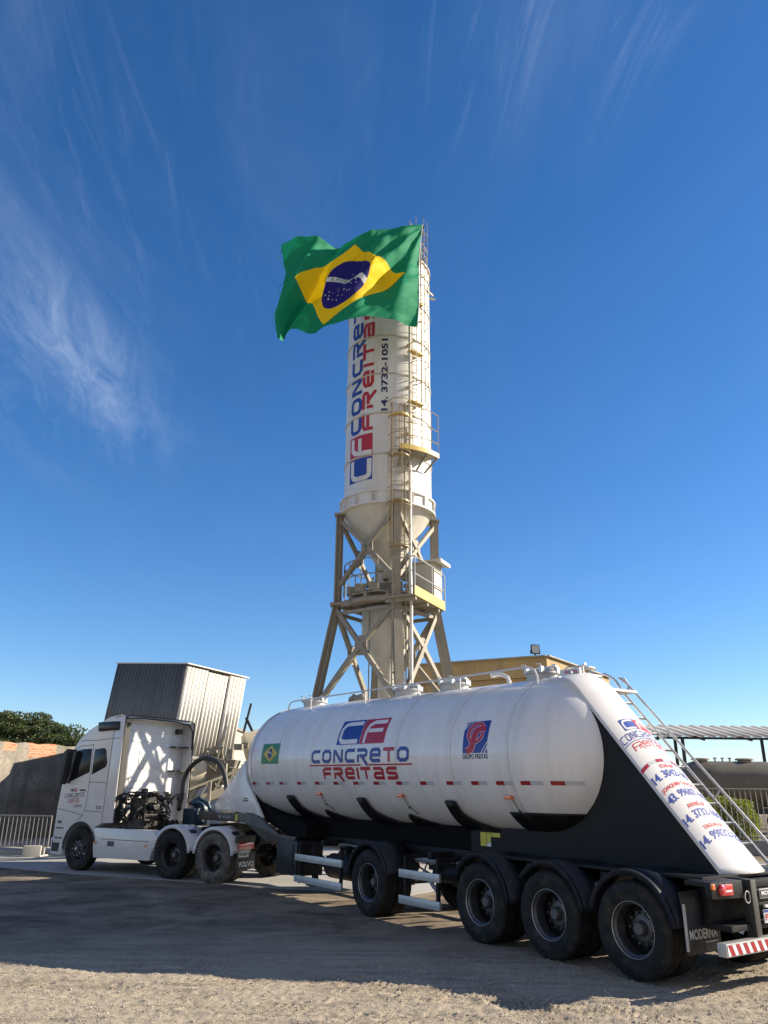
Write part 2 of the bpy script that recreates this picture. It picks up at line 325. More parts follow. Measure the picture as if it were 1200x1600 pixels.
def brazil(u0,v0,w,h,ml):
    g,y,b,wt=ml; c=(u0+w/2,v0+h/2)
    return [polyshape([(u0,v0),(u0+w,v0),(u0+w,v0+h),(u0,v0+h)],g,0),polyshape([(u0+.085*w,c[1]),(c[0],v0+.09*h),(u0+.915*w,c[1]),(c[0],v0+.91*h)],y,1),
            polyshape([(c[0]+.25*h*math.cos(t*PI/12),c[1]+.25*h*math.sin(t*PI/12)) for t in range(24)],b,2),
            (lambda r:(r[0],r[1],wt,3))(ribbon([(c[0]-.22*h,c[1]+.07*h),(c[0],c[1]+.06*h),(c[0]+.2*h,c[1]-.06*h)],.045*h))]

# ------------------------------------------------------------------ ground
def vnoise(X,Y,seed):
    xi=np.floor(X).astype(int); yi=np.floor(Y).astype(int); fx=X-xi; fy=Y-yi; fx=fx*fx*(3-2*fx); fy=fy*fy*(3-2*fy)
    def h(a,b):
        n=(a*374761393+b*668265263+seed*69069)&0x7fffffff; n=((n^(n>>13))*1274126177)&0x7fffffff; return ((n^(n>>16))&0xffff)/65535.
    return (h(xi,yi)*(1-fx)+h(xi+1,yi)*fx)*(1-fy)+(h(xi,yi+1)*(1-fx)+h(xi+1,yi+1)*fx)*fy
def gheight(X,Y):
    near=np.clip((13.5-Y)/3,0,1)*np.clip((Y-5)/1,0,1)*np.clip((8-np.abs(X))/1.5,0,1)
    h=.022*vnoise(X*1.3,Y*1.6,1)+.018*vnoise(X*4,Y*5,2)+.010*vnoise(X*11,Y*12,3)+.017*vnoise(X*24+3,Y*24,4)+.008*vnoise(X*35,Y*35,6)
    for (x0,y0,x1,y1,w,sg) in ((-6,10.4,1.5,7.7,.34,.075),(-4.5,10.9,3.2,8.2,.30,.085),(-.5,9.9,4.5,8.0,.3,.07),(1.2,9.6,1.9,7.6,.26,.06),(-7,9.3,-1.5,7.4,.32,.08)):
        L=math.hypot(x1-x0,y1-y0); dx,dy=(x1-x0)/L,(y1-y0)/L; s=(X-x0)*dx+(Y-y0)*dy; t=-(X-x0)*dy+(Y-y0)*dx+.12*np.sin(s*.7)
        prof=np.exp(-(t/w)**4); wear=np.clip(vnoise(X*2.2,Y*2.2,9)*1.8-.35,0,1)
        h=h-prof*.010+prof*wear*(.015*np.sin(2*PI*(t/.062+.3*vnoise(s*.8,t*.1,31)))+.003*np.sin(2*PI*s/sg))*(.3+1.3*vnoise(X*2+5,Y*2,33))
        h=h+.012*np.exp(-((np.abs(t)-w*1.15)/.06)**2)*wear
    return (h-.04)*near
def lines(a): return np.unique(np.round(np.concatenate(a),4))
gx=lines([np.arange(-6,5.2,.028),np.arange(-12,12.1,.5),np.arange(-60,61,5),np.array([-900,-500,-250,-120,120,250,500,900])])
gy=lines([np.arange(7.4,11.2,.028),np.arange(11.2,14,.1),np.arange(0,40,.5),np.arange(-60,100,5),np.array([-900,-300,-120,150,250,500,1500])])
XX,YY=np.meshgrid(gx,gy,indexing='ij'); ZZ=gheight(XX,YY)
nx,ny=XX.shape; me=bpy.data.meshes.new('ground')
vs=np.stack([XX,YY,ZZ],-1).reshape(-1,3); I=np.arange(nx*ny).reshape(nx,ny)
fs=np.stack([I[:-1,:-1],I[1:,:-1],I[1:,1:],I[:-1,1:]],-1).reshape(-1,4)
me.vertices.add(len(vs)); me.vertices.foreach_set('co',vs.ravel()); me.loops.add(fs.size); me.loops.foreach_set('vertex_index',fs.ravel())
me.polygons.add(len(fs)); me.polygons.foreach_set('loop_start',np.arange(len(fs))*4); me.polygons.foreach_set('use_smooth',np.ones(len(fs),bool)); me.update(calc_edges=True)
m=bpy.data.materials.new('gravel_ground'); m.use_nodes=True; t=m.node_tree; b=t.nodes['Principled BSDF']; b.inputs['Roughness'].default_value=.95; b.inputs['Specular IOR Level'].default_value=.15
g=t.nodes.new('ShaderNodeNewGeometry')
def tn(sc,det,rough=.6,dist=0,vec=None):
    n=t.nodes.new('ShaderNodeTexNoise'); n.inputs['Scale'].default_value=sc; n.inputs['Detail'].default_value=det; n.inputs['Roughness'].default_value=rough; n.inputs['Distortion'].default_value=dist
    t.links.new(vec or g.outputs['Position'],n.inputs['Vector']); return n.outputs[0]
def mr(v,a,b_,c=0,d=1):
    q=t.nodes.new('ShaderNodeMapRange'); t.links.new(v,q.inputs[0]); q.inputs[1].default_value=a; q.inputs[2].default_value=b_; q.inputs[3].default_value=c; q.inputs[4].default_value=d; return q.outputs[0]
sp=t.nodes.new('ShaderNodeSeparateXYZ'); t.links.new(g.outputs['Position'],sp.inputs[0])
vo=t.nodes.new('ShaderNodeTexVoronoi'); vo.inputs['Scale'].default_value=42; t.links.new(g.outputs['Position'],vo.inputs['Vector'])
k=mixc(t,vo.outputs['Color'],(.42,.345,.25),(.66,.555,.415)); k=mixc(t,mr(tn(1.1,6),.35,.65),k,(.60,.505,.38)); k2=mixc(t,mr(tn(120,2),.35,.7),k,(.30,.26,.20))
# compacted darker dirt away from the loose gravel
wob=math_node(t,'ADD',sp.outputs[1],math_node(t,'MULTIPLY',tn(.5,5,.6),4.0))
dz=mr(wob,12.3,15.5)
dirt=mixc(t,mr(tn(.8,8,.7,.5),.38,.64),(.13,.105,.078),(.40,.325,.24)); dirt=mixc(t,mr(tn(25,4),.4,.7,0,.45),dirt,(.13,.11,.09))
k3=mixc(t,dz,k2,dirt)
mpp=t.nodes.new('ShaderNodeMapping'); mpp.inputs['Rotation'].default_value=(0,0,R(20)); mpp.inputs['Scale'].default_value=(.5,5,1); t.links.new(g.outputs['Position'],mpp.inputs[0])
k3=mixc(t,mr(tn(1.2,6,.65,.5,mpp.outputs[0]),.47,.66,0,.40),k3,(.10,.082,.062))
mq=t.nodes.new('ShaderNodeMapping'); mq.inputs['Rotation'].default_value=(0,0,R(23)); mq.inputs['Scale'].default_value=(.35,9,1); t.links.new(g.outputs['Position'],mq.inputs[0])
tr1=mr(tn(1.0,4,.7,.25,mq.outputs[0]),.54,.68,0,.5); tr2=math_node(t,'MULTIPLY',tr1,mr(tn(.6,3),.42,.6))
k3=mixc(t,tr2,k3,(.09,.075,.058)); k3=mixc(t,mr(tn(38,4,.7),.55,.75,0,.35),k3,(.07,.06,.048))
t.links.new(k3,b.inputs['Base Color'])
bp=t.nodes.new('ShaderNodeBump'); bp.inputs['Strength'].default_value=.9; bp.inputs['Distance'].default_value=.014; t.links.new(tn(70,5,.65),bp.inputs['Height'])
bp2=t.nodes.new('ShaderNodeBump'); bp2.inputs['Strength'].default_value=.5; bp2.inputs['Distance'].default_value=.06; t.links.new(tn(7,5,.6,.5,mpp.outputs[0]),bp2.inputs['Height']); t.links.new(bp.outputs[0],bp2.inputs['Normal'])
t.links.new(bp2.outputs[0],b.inputs['Normal']); me.materials.append(m)
go=bpy.data.objects.new('ground',me); COL.objects.link(go); tag(go,'pale gravel and packed dirt yard under the truck','ground',kind='structure')
# loose stones
n=20000; sx=rng.uniform(-5.2,4.8,n); sy=7.7+rng.power(1.0,n)**1.4*3.4; sz=gheight(sx,sy); rad=np.minimum(rng.gamma(1.6,.0019,n)+.0028,.014)
OCT=np.array([(1,0,0),(0,1,0),(-1,0,0),(0,-1,0),(0,0,1),(0,0,-1)],float); OF=np.array([(0,1,4),(1,2,4),(2,3,4),(3,0,4),(1,0,5),(2,1,5),(3,2,5),(0,3,5)])
dv=OCT[None]*(rad[:,None,None]*rng.uniform(.6,1.4,(n,6,1))); an=rng.uniform(0,6.28,n); ca,sa=np.cos(an)[:,None],np.sin(an)[:,None]
dx=dv[...,0]*ca-dv[...,1]*sa; dy=dv[...,0]*sa+dv[...,1]*ca; vs=np.stack([dx+sx[:,None],dy+sy[:,None],dv[...,2]*.7+sz[:,None]+rad[:,None]*.3],-1).reshape(-1,3)
fs=(OF[None]+6*np.arange(n)[:,None,None]).reshape(-1,3)
me=bpy.data.meshes.new('loose_stones'); me.from_pydata(vs.tolist(),[],fs.tolist())
m=bpy.data.materials.new('stone'); m.use_nodes=True; t=m.node_tree; b=t.nodes['Principled BSDF']; b.inputs['Roughness'].default_value=.9; g=t.nodes.new('ShaderNodeNewGeometry')
t.links.new(mixc(t,g.outputs['Random Per Island'],(.30,.26,.21),(.54,.48,.39)),b.inputs['Base Color']); me.materials.append(m)
o=bpy.data.objects.new('loose_stones',me); COL.objects.link(o); tag(o,'small loose stones scattered over the gravel in the foreground','gravel',kind='stuff')
# concrete slab under the tractor
mb=MB(); P4=[(-22,29.2),(-9.9,22.0),(-7.5,20.6),(-4.3,19.2),(-2.4,18.2),(0.6,17.2),(4,22),(-2,30),(-14,36)]
mb.prism(P4,-.2,.012,plane='xy'); o=mb.build('concrete_slab','concrete',smooth=0); tag(o,'pale concrete slab under the truck tractor','slab',kind='structure')

# ------------------------------------------------------------------ wheels (local: axle along +Y = outward, centre at origin)
RW=.52
def tyre_mb(w=.27,drive=False):
    mb=MB(); n=72; hw=w/2
    prof=[(.285,-hw*.78),(.30,-hw*.92),(.34,-hw*1.02),(.41,-hw*1.06),(.465,-hw*1.03),(.497,-hw*.93),(.512,-hw*.80)]
    if not drive:
        for y in (-.55,-.18,.18,.55):
            prof+=[(.519,(y-.09)*hw),(.507,(y-.075)*hw),(.507,(y+.075)*hw),(.519,(y+.09)*hw)]
    else: prof+=[(.52,-hw*.4),(.52,0),(.52,hw*.4)]
    prof+=[(.512,hw*.80),(.497,hw*.93),(.465,hw*1.03),(.41,hw*1.06),(.405,hw*1.075),(.395,hw*1.075),(.39,hw*1.06),(.34,hw*1.02),(.30,hw*.92),(.285,hw*.78)]
    mb.lathe(prof,n,ax=(0,1,0))
    if drive:
        for k in range(36):
            a=2*PI*k/36
            for s_,oa in ((-1,0),(1,PI/36)):
                rd=Vector((math.cos(a+oa),0,math.sin(a+oa))); tg=Vector((-math.sin(a+oa),0,math.cos(a+oa)))
                mb.obox(rd*.515+Vector((0,s_*hw*.72,0)),rd*.012,tg*.026,Vector((0,hw*.22,0)))
                mb.obox(rd*.516+Vector((0,s_*hw*.2,0)),rd*.010,(tg+Vector((0,.3*s_,0))).normalized()*.03,Vector((0,hw*.16,0)))
    return mb
def make_wheel(name,outward,kind,parent,loc,rimm='rim',dusty=False,front=False):
    w=MB(); hw=.135
    # hub and nuts (the wheel's own mesh)
    dd=hw*1.0 if front else -hw*.55
    w.lathe([(0,dd+.10),(.06,dd+.10),(.075,dd+.08),(.085,dd+.02),(.135,dd+.01),(.135,dd-.03)] if not front else [(0,dd+.07),(.035,dd+.07),(.045,dd+.05),(.045,dd)],20,ax=(0,1,0))
    for k in range(10):
        a=2*PI*k/10; w.lathe([(0,dd+.035),(.012,dd+.035),(.017,dd+.02),(.017,dd-.01)],6,o=(.168*math.cos(a),0,.168*math.sin(a)),ax=(0,1,0))
    wo=w.build(name,'chrome' if front else 'hub',parent); wo.location=loc
    if outward<0: wo.rotation_euler=(0,0,PI)
    t_=TYRE['drive' if kind=='drive' else 'plain'].copy(); COL.objects.link(t_); t_.parent=wo; t_.name='tyre'
    if dusty: t_.data=TYRE['driveD'].data
    rm=RIM[(rimm,front)].copy(); COL.objects.link(rm); rm.parent=wo; rm.name='rim'
    return wo
def rim_mb(front):
    mb=MB(); hw=.135; dd=hw*.75 if front else -hw*.75
    prof=[(.292,-hw*.8),(.298,-hw*.7),(.27,-hw*.6),(.255,0),(.262,hw*.55),(.286,hw*.68),(.300,hw*.80),(.302,hw*.9),(.296,hw*.93),(.290,hw*.86)]
    mb.lathe(prof,48,ax=(0,1,0),mis=[0]*6+[1]*3)
    # disc with hand holes: ring sectors
    nh=8
    for k in range(nh):
        a=2*PI*k/nh; g=.17
        mb.lathe([(.19,dd),(.25,dd-.05),(.25,dd-.065),(.19,dd-.02)],5,ax=(0,1,0),a0=a-PI/nh,a1=a+PI/nh-2*g)
    mb.lathe([(.0,dd+.0),(.15,dd+.012),(.19,dd)],48,ax=(0,1,0)); mb.lathe([(.235,dd-.035),(.256,dd-.05)],48,ax=(0,1,0))
    return mb
TYRE={}; RIM={}
for k_,dr,mt in (('plain',False,'tyre'),('drive',True,'tyre'),('driveD',True,'tyredust')):
    o=tyre_mb(drive=dr).build('tyre',mt); TYRE[k_]=o; COL.objects.unlink(o)
for nm in ('rim','rimdark'):
    for fr in (False,True):
        o=rim_mb(fr).build('rim',[nm,'alu' if nm=='rim' else 'hub'],fixn=False); RIM[(nm,fr)]=o; COL.objects.unlink(o)

# ------------------------------------------------------------------ TANK TRAILER
YAW=.6042
TR=thing('tank_trailer','white round bulk tank semi trailer with blue and red company lettering and black underframe','trailer',(3.917,10.614,0),YAW+PI/2)
def zc(x): return 2.563+.0098*(min(max(x,2),10.4)-6)
def rr(x):
    b=1.192+.0098*(min(max(x,2),10.4)-6)
    if x<2.0: b*=max(0,1-((2.0-x)/1.25)**2.15)**(1/2.15)
    if x>10.35: b*=max(0,1-((x-10.35)/.75)**2.4)**(1/2.4)
    return b
def tpt(x,ang,off=0): # ang degrees: 0 = left side, 90 top
    a=R(ang); r=rr(x)+off; return (x,r*math.cos(a),zc(x)+r*math.sin(a))
xs=[.75,.754,.762,.78,.81,.85,.91,.99,1.08,1.2,1.35,1.5,1.65,1.8,1.95]+[2+.4*i for i in range(21)]+[10.5,10.65,10.78,10.88,10.96,11.02,11.06,11.085,11.096,11.1]
mb=MB(); mb.grid(lambda u,v:tpt(xs[round(u*(len(xs)-1))],v*360),len(xs)-1,72); tank=mb.build('tank','tank',TR)
# weld seams: slightly raised rings
mb=MB()
for x in (2.02,3.3,4.75,6.2,7.65,9.1,10.35):
    mb.tube([tpt(x,a,-.002) for a in range(0,360,5)],.007,6,closed=True)
mb.build('weld_seam','seamw',tank)
def tmap(x0,a0): # u to the right in the picture = towards the rear
    return lambda u,v,off:tpt(x0-u,a0+math.degrees(v/1.19),off)
def arcv(a): return R(a)*1.19
mats=['blue','red','tank']
sh=block_word('CONCReTO',0,3.24,0,arcv(11.4),[0,0,0,0,0,0,1,0],t=.26)
sh+=block_word('FReITaS',.42,2.88,-arcv(14.2),-arcv(4.3),[1]*7,t=.28)
sh+=[polyshape([(-.08,-arcv(2.9)),(1.78,-arcv(2.9)),(1.78,-arcv(1.6)),(-.08,-arcv(1.6))],1,0),polyshape([(2.02,-arcv(2.9)),(3.32,-arcv(2.9)),(3.32,-arcv(1.6)),(2.02,-arcv(1.6))],1,0)]
sh+=emblem(.89,arcv(15.5),1.58,arcv(23.5),0,0,1,2,0)
art('company_lettering',sh,mats,tmap(7.62,-4.3),tank,.12,.06)
K=lambda pts:[((x-.11*(1000-y)-200)/580*.56,(1000-y)/760*.505) for x,y in pts]
sh=[polyshape(K([(200,1000),(620,1000),(800,730),(870,240),(455,255),(255,470)]),0,0),polyshape(K([(270,415),(300,400),(425,258),(380,260)]),0,0),polyshape(K([(290,325),(350,262),(300,265)]),0,0),
    polyshape(K([(650,1000),(690,1000),(785,830),(790,780)]),0,0),polyshape(K([(720,1000),(775,1000),(778,900)]),0,0)]
G=[([(700,385),(660,320),(580,305),(480,345),(400,450),(365,560),(370,650),(420,740)],55),([(760,440),(640,440),(560,480),(510,580),(480,700),(440,830),(400,920),(290,955)],120),([(690,530),(680,620),(620,700),(520,760)],50)]
for i,(pts,w) in enumerate(G):
    vs,fs=ribbon([(a,-b_) for a,b_ in pts],w+34); sh.append((K([(a,-b_) for a,b_ in vs]),fs,1,1+i*.3))
for i,(pts,w) in enumerate(G):
    vs,fs=ribbon([(a,-b_) for a,b_ in pts],w); sh.append((K([(a,-b_) for a,b_ in vs]),fs,2,2.2+i*.3))
sh.append(type_word('GRUPO FREITAS',-.01,.56,-.085,-.012,3,.015))
art('group_emblem',sh,['blue','pink','red','navyink'],tmap(3.0,.4),tank,.08,.06)
art('flag_emblem',brazil(0,0,.80,arcv(20),(0,1,2,3)),['fgreen','fyel','navyink','whiteink'],tmap(9.83,-4),tank,.1,.06)
xsr=[10.9,10.4,9.72,9.1,8.33,7.6,6.9,6.2,5.54,4.85,4.18,3.5,2.91,2.36,1.86,1.40]
sh=[]
for i,x in enumerate(xsr):
    u=10.9-x; sh+=[polyshape([(u,0),(u+.17,0),(u+.17,.055),(u,.055)],0,0),polyshape([(u+.17,0),(u+.36,0),(u+.36,.055),(u+.17,.055)],1,0)]
def stripmap(u,v,off):
    x=10.9-u; z=2.085+v; a=math.degrees(math.asin(max(-1,min(1,(z-zc(x))/rr(x))))); return tpt(x,a,off)
for i in range(16): art('reflective_strip',sh[2*i:2*i+2],['refl','refw'],stripmap,tank,.035,.03)
# black lower paint of the hopper cones, raised sheet over the tank bottom
def patch(name,xa,topf,xb,off=.03,n=24,m='black',side=1,amin=-92):
    mb=MB()
    for s_ in (1,-1):
        def F(u,v,s_=s_):
            x=xa+(xb-xa)*u; a=topf(u); ang=a+(amin-a)*v; q=tpt(x,ang,off); return (q[0],q[1]*s_,q[2])
        mb.grid(F,n,14)
    return mb.build(name,m,TR,solid=.012)
fin=lambda u:-64+13*min(1,u/.10)**.6-30*max(0,u-.14)**.9
for xa,xb in ((11.0,9.6),(7.90,6.5),(5.10,3.75)): patch('hopper_skirt',xa,fin,xb)
def lastcone(u):
    x=2.36+(.80-2.36)*u; s_=(1.72-zc(x))/max(rr(x),.05); return math.degrees(math.asin(max(-1,min(-.02,s_)))) if abs(s_)<1 else -90
patch('hopper_skirt',2.36,lastcone,.80,off=.012)
# saddles: narrow strap that widens as it goes down
for x0,w in ((8.78,.30),(6.09,.27),(3.55,.24)):
    mb=MB()
    for s_ in (1,-1):
        def F(u,v,s_=s_):
            ang=-35-57*u; xf=x0+w*.5+.16*u; xr=x0-w*.5-2.0*max(0,u-.2)**1.35; x=xf+(xr-xf)*v; q=tpt(x,ang,.045); return (q[0],q[1]*s_,q[2])
        mb.grid(F,16,6)
    mb.build('saddle','blackplate',TR,solid=.02)
    for s_ in (1,-1):
        q=Vector(tpt(x0,-36,.06)); mb=MB(); mb.obox((q.x,q.y*s_,q.z),(.06,0,0),(0,.02*s_,.035),(0,.012,-.008*s_)); mb.build('saddle_pad','grey',TR)
# orange side marker lamps and thin stay wires
for x,a in ((10.7,-36.8),(7.55,-34.6),(4.82,-33.9),(2.18,-32.9)):
    for s_ in (1,-1):
        q=Vector(tpt(x,a+2,.03)); mb=MB(); mb.box(x-.07,x+.07,s_*q.y-.03,s_*q.y+.03,q.z-.028,q.z+.028)
        mk=mb.build('marker_lamp','orange',TR,bevel=.008)
        mb=MB(); pts=[Vector(tpt(x-.06,a,.03)),Vector(tpt(x-.12,a-8,.06)),Vector(tpt(x-.22,a-16,.04))]; mb.tube([(v.x,v.y*s_,v.z) for v in pts],.007,5); mb.obox((pts[1].x,pts[1].y*s_,pts[1].z),(.015,0,0),(0,.015,0),(0,0,.015)); mb.build('lamp_stay','darksteel',TR)
# under-tank beam, chassis rails, gooseneck
mb=MB()
mb.prism([(10.4,1.75),(10.9,1.55),(9.6,1.06),(3.4,1.06),(2.9,1.36),(3.2,1.46),(9.9,1.50)],-.44,.44); mb.prism([(11.02,1.86),(10.6,1.55),(9.9,1.30),(9.0,1.08),(8.2,1.08),(8.2,1.34),(9.6,1.45),(10.5,1.75)],-.92,.92); mb.build('under_tank_beam','under_shade',TR,bevel=.0)
mb=MB()
for s_ in (1,-1):
    mb.prism([(-1.0,.93),(9.2,.93),(9.9,1.03),(9.9,1.10),(-1.0,1.10)],s_*.42-.05,s_*.42+.05)
for x in (-.9,.65,1.97,3.3,4.2,6.3,7.6): mb.box(x-.05,x+.05,-.9,.9,.95,1.06)
mb.build('chassis_rail','chassis',TR,bevel=.006)
gn=[(13.45,1.45),(11.93,1.44),(10.36,1.47),(9.9,1.38),(9.02,1.10),(8.25,1.09),(8.4,.96),(9.6,.95),(10.69,1.27),(13.4,1.25)]
mb=MB(); 
for s_ in (1,-1): mb.prism(gn,s_*1.06,s_*1.13)
mb.box(10.7,13.4,-1.05,1.05,1.26,1.30); mb.box(13.36,13.44,-1.05,1.05,1.27,1.44); mb.build('gooseneck','grey',TR,bevel=.006)
def gmap(x0,z0,y=1.13): return lambda u,v,off:(x0-u,y+off,z0+v)
art('maker_plate',[type_word('MODERNA',.28,.78,.03,.09,0,.01),polyshape([(0.08,.02),(.14,.02),(.2,.11),(.12,.07),(.04,.11)],0,0),polyshape([(1.0,0),(1.12,0),(1.12,.13),(1.0,.13)],1,0)],['alu','sticky'],gmap(12.2,1.30),TR,0,0)
# white front support fairing
mb=MB(); fp=[(11.02,2.62),(12.63,1.62),(12.42,1.50),(10.36,1.475),(9.95,1.40),(10.55,1.90),(10.9,2.2)]
for s_ in (1,-1): mb.prism(fp,s_*1.0,s_*1.06)
mb.add([(11.02,-1.0,2.62),(11.02,1.0,2.62),(12.63,1.0,1.62),(12.63,-1.0,1.62)],[(0,1,2,3)]); mb.add([(12.63,-1.0,1.62),(12.63,1.0,1.62),(12.42,1.0,1.5),(12.42,-1.0,1.5)],[(0,1,2,3)])
mb.build('front_fairing','white',TR,bevel=.004)
art('small_notice',[polyshape([(0,0),(.28,0),(.28,.03),(0,.03)],0,0),polyshape([(.02,.05),(.26,.05),(.26,.075),(.02,.075)],0,0)],['seam'],gmap(11.0,1.72,1.06),TR,0,0)
# rear spine (convex white strip running from the tank top down to the tail)
HWS=.47; drop=lambda y:math.sqrt(max(0,.49-y*y))-.7
def spine_z(x,y):
    a=zc(2)+math.sqrt(max(.01,rr(2)**2-y*y))+.012; b_=1.17*x+2.11+drop(y); k=.16; hh=max(0,min(1,.5+.5*(b_-a)/k)); return b_*(1-hh)+a*hh-k*hh*(1-hh)
def spine(u,s,off=0):  # u: 0 top .. 1 bottom, s: -1..1 across, +1 = left
    y=s*HWS; xe=(1.12-2.11-drop(y))/1.17; x=2.1+(xe-2.1)*u; return Vector((x,y,spine_z(x,y)))
def spine_n(x,y):
    e=.01; dx=(spine_z(x+e,y)-spine_z(x-e,y))/(2*e); dy=(spine_z(x,y+e)-spine_z(x,y-e))/(2*e); return Vector((-dx,-dy,1)).normalized()
mb=MB(); mb.grid(lambda u,v:spine(u,v*2-1),48,20); 
for s_ in (1,-1):
    mb.grid(lambda u,v,s_=s_:(.98+1.12*u,s_*HWS,spine_z(.98+1.12*u,s_*HWS)-.004-(.05+.35*min(1,u*3))*v),14,2)
sp_=mb.build('rear_spine','white',TR,solid=.01)
def smap(yc,x0): # u to the right (towards -y), v up the slope measured along it
    def f(u,v,off):
        y=yc-u; x=x0+v/1.54; q=Vector((x,y,spine_z(x,y))); return q+spine_n(x,y)*(off+.005)
    return f
def centred(word,xc,w,h,mi,x_ref): return type_word(word,-w/2,w/2,(xc-x_ref)*1.54,(xc-x_ref)*1.54+h,mi,.012)
sh=[type_word('ITAÍ-SP',-.15,.13,.27,.345,1,.022),type_word('14. 3042-10',-.41,.30,.13,.245,0,.022),
    type_word('JOAQUIM TAVORA',-.40,.32,-.03,.04,1,.022),type_word('43. 99607-10',-.41,.34,-.18,-.065,0,.022),
    type_word('AVARÉ-SP',-.22,.14,-.34,-.265,1,.022),type_word('14. 3732-1051',-.42,.38,-.49,-.375,0,.022),
    type_word('TAGUAÍ-SP',-.23,.16,-.65,-.58,1,.022),type_word('14. 99832-22',-.42,.38,-.80,-.685,0,.022)]
art('phone_lettering',sh,['text_blue','text_red'],smap(0,0),sp_,.06,.06)
sh=emblem(-.24,.06,.56,.19,0,0,1,2,0)+block_word('CONCReTO',-.42,.40,-.10,.03,[0]*8,t=.16)+block_word('FReITaS',-.32,.34,-.26,-.145,[1]*7,t=.17)+[polyshape([(-.43,-.125),(.43,-.125),(.43,-.115),(-.43,-.115)],0,0)]
art('spine_lettering',sh,['text_blue','text_red','white'],smap(0,.58),sp_,.06,.06)
sh=[polyshape([(-.46+i*.155,0),(-.46+i*.155+.155,0),(-.46+i*.155+.155,.05),(-.46+i*.155,.05)],i%2,0) for i in range(6)]
art('spine_reflector',sh,['refl','refw'],smap(0,.24),sp_,.05,0)
# black side plates under the spine
bp_=[(-.72,1.10),(1.08,3.19),(1.35,2.9),(1.9,2.0),(2.5,1.5),(3.65,1.40),(3.65,1.08),(-.72,1.08)]
mb=MB()
for s_ in (1,-1): mb.prism(bp_,s_*.475,s_*.455)
mb.build('side_skirt','blackplate',TR,bevel=0)
mb=MB(); mb.box(-.8,3.2,-.95,.95,1.085,1.12); mb.build('rear_deck','black',TR,bevel=.005)
sh=[polyshape([(0,0),(.14,0),(.14,.2),(0,.2)],0,0),polyshape([(.15,.06),(.24,.06),(.24,.2),(.15,.2)],0,0),polyshape([(.25,.14),(.45,.14),(.45,.2),(.25,.2)],0,0),polyshape([(.15,0),(.24,0),(.24,.055),(.15,.055)],1,0)]
art('warning_label',sh,['sticky','whiteink'],gmap(3.42,1.19,.477),TR,0,0)
# ladder on the right of the spine with handrail
LY0,LY1=-.52,-.86
def lz(x): return 2.66+(x-.79)*1.153+.0
mb=MB()
top=(1.62,lz(1.62)-.02); 
for y in (LY0,LY1): mb.tube([(1.95,y,3.78),(1.80,y,3.80),(1.62,y,3.70),(1.45,y,3.46),(-.95,y,3.46-2.40*1.153)],.022,8)
k_=0
x=1.30
while x>-.9:
    z=3.46+(x-1.45)*1.153; mb.tube([(x,LY0,z),(x,LY1,z)],.016,6); mb.obox((x,(LY0+LY1)/2,z+.012),(.028,0,0),(0,.16,0),(0,0,.006)); x-=.205
for x in (.95,.1,-.65):
    z=3.46+(x-1.45)*1.153; mb.tube([(x,LY0,z),(x+.14,-.36,z-.10)],.012,6); mb.tube([(x,LY1,z),(x+.2,-.7,z-.2)],.012,6)
mb.build('ladder','alu',TR)
mb=MB(); hy=-.93
mb.tube([(1.42,LY1,3.43),(1.40,hy,3.58),(1.48,hy,3.70),(1.58,hy,3.72),(1.42,hy,3.60),(-.85,hy,3.60-2.27*1.153+.06)],.018,8)
for x in (.75,0.05,-.6):
    z=3.60+(x-1.42)*1.153+.03; mb.tube([(x,hy,z),(x+.07,LY1,3.46+(x+.07-1.45)*1.153)],.012,6)
mb.build('handrail','alu',TR)
mb=MB(); mb.obox((1.35,-.55,3.46),(.16,0,.0),(0,.3,0),(0,0,.018)); mb.obox((1.62,-.2,3.72),(.02,0,0),(0,.35,0),(0,0,.015)); mb.tube([(2.1,-.1,3.72),(1.9,-.1,3.85),(1.6,-.15,3.84),(1.5,-.3,3.78)],.015,6); mb.box(1.56,1.70,-.36,-.2,3.80,3.84)
mb.build('top_step','galv',TR)
# walkway rail along the roof
mb=MB(); ry=.55; topz=lambda x:3.90-.0
pts=[(9.95,ry,3.70),(9.93,ry,3.82),(9.85,ry,3.89),(9.7,ry,3.915)]+[(x,ry,3.915-.0125*(9.7-x)) for x in (8,6,4,2.3)]+[(2.10,ry,3.81),(1.98,ry,3.76),(1.93,ry,3.66),(1.93,ry,3.50)]
mb.tube(pts,.016,8)
for x in (8.9,6.7,4.95,3.75): mb.tube([(x,ry,3.60),(x,ry,3.91-.0125*(9.7-x))],.016,6)
mb.build('roof_rail','white',TR)
# manholes
def manhole(x,r,h,parent=TR):
    z=zc(x)+rr(x)
    mb=MB(); mb.lathe([(0,h),(r*.9,h),(r,h-.02),(r,h-.05),(r*.88,h-.055),(r*.86,-.05)],28,o=(x,0,z)); o=mb.build('manhole','galv',parent)
    mb=MB(); mb.lathe([(0,h+.045),(r*.5,h+.035),(r*.82,h+.012),(r*.82,h-.01)],24,o=(x,0,z))
    for k in range(6):
        a=PI/3*k+.2; c=Vector((x+r*.95*math.cos(a),r*.95*math.sin(a),z+h)); mb.obox(c,(.03,0,0),(0,.03,0),(0,0,.05)); mb.tube([c+Vector((0,0,.05)),c+Vector((.02,.0,.09)),c+Vector((.08,.03,.09))],.01,5)
    mb.bar((x-r*1.1,0,z+h+.05),(x+r*1.25,0,z+h+.05),.05,.03); mb.build('manhole_lid','alu',o)
for x in (9.7,6.0,4.55,2.35): manhole(x,.29,.14)
mb=MB(); z=3.78; mb.lathe([(0,.2),(.06,.2),(.075,.16),(.05,.12),(.05,-.05)],12,o=(8.1,-.1,z)); mb.tube([(8.25,-.1,z),(8.25,-.1,z+.1),(7.75,-.1,z+.12),(7.7,-.1,z)],.07,10); mb.build('relief_valve','dustm',TR)
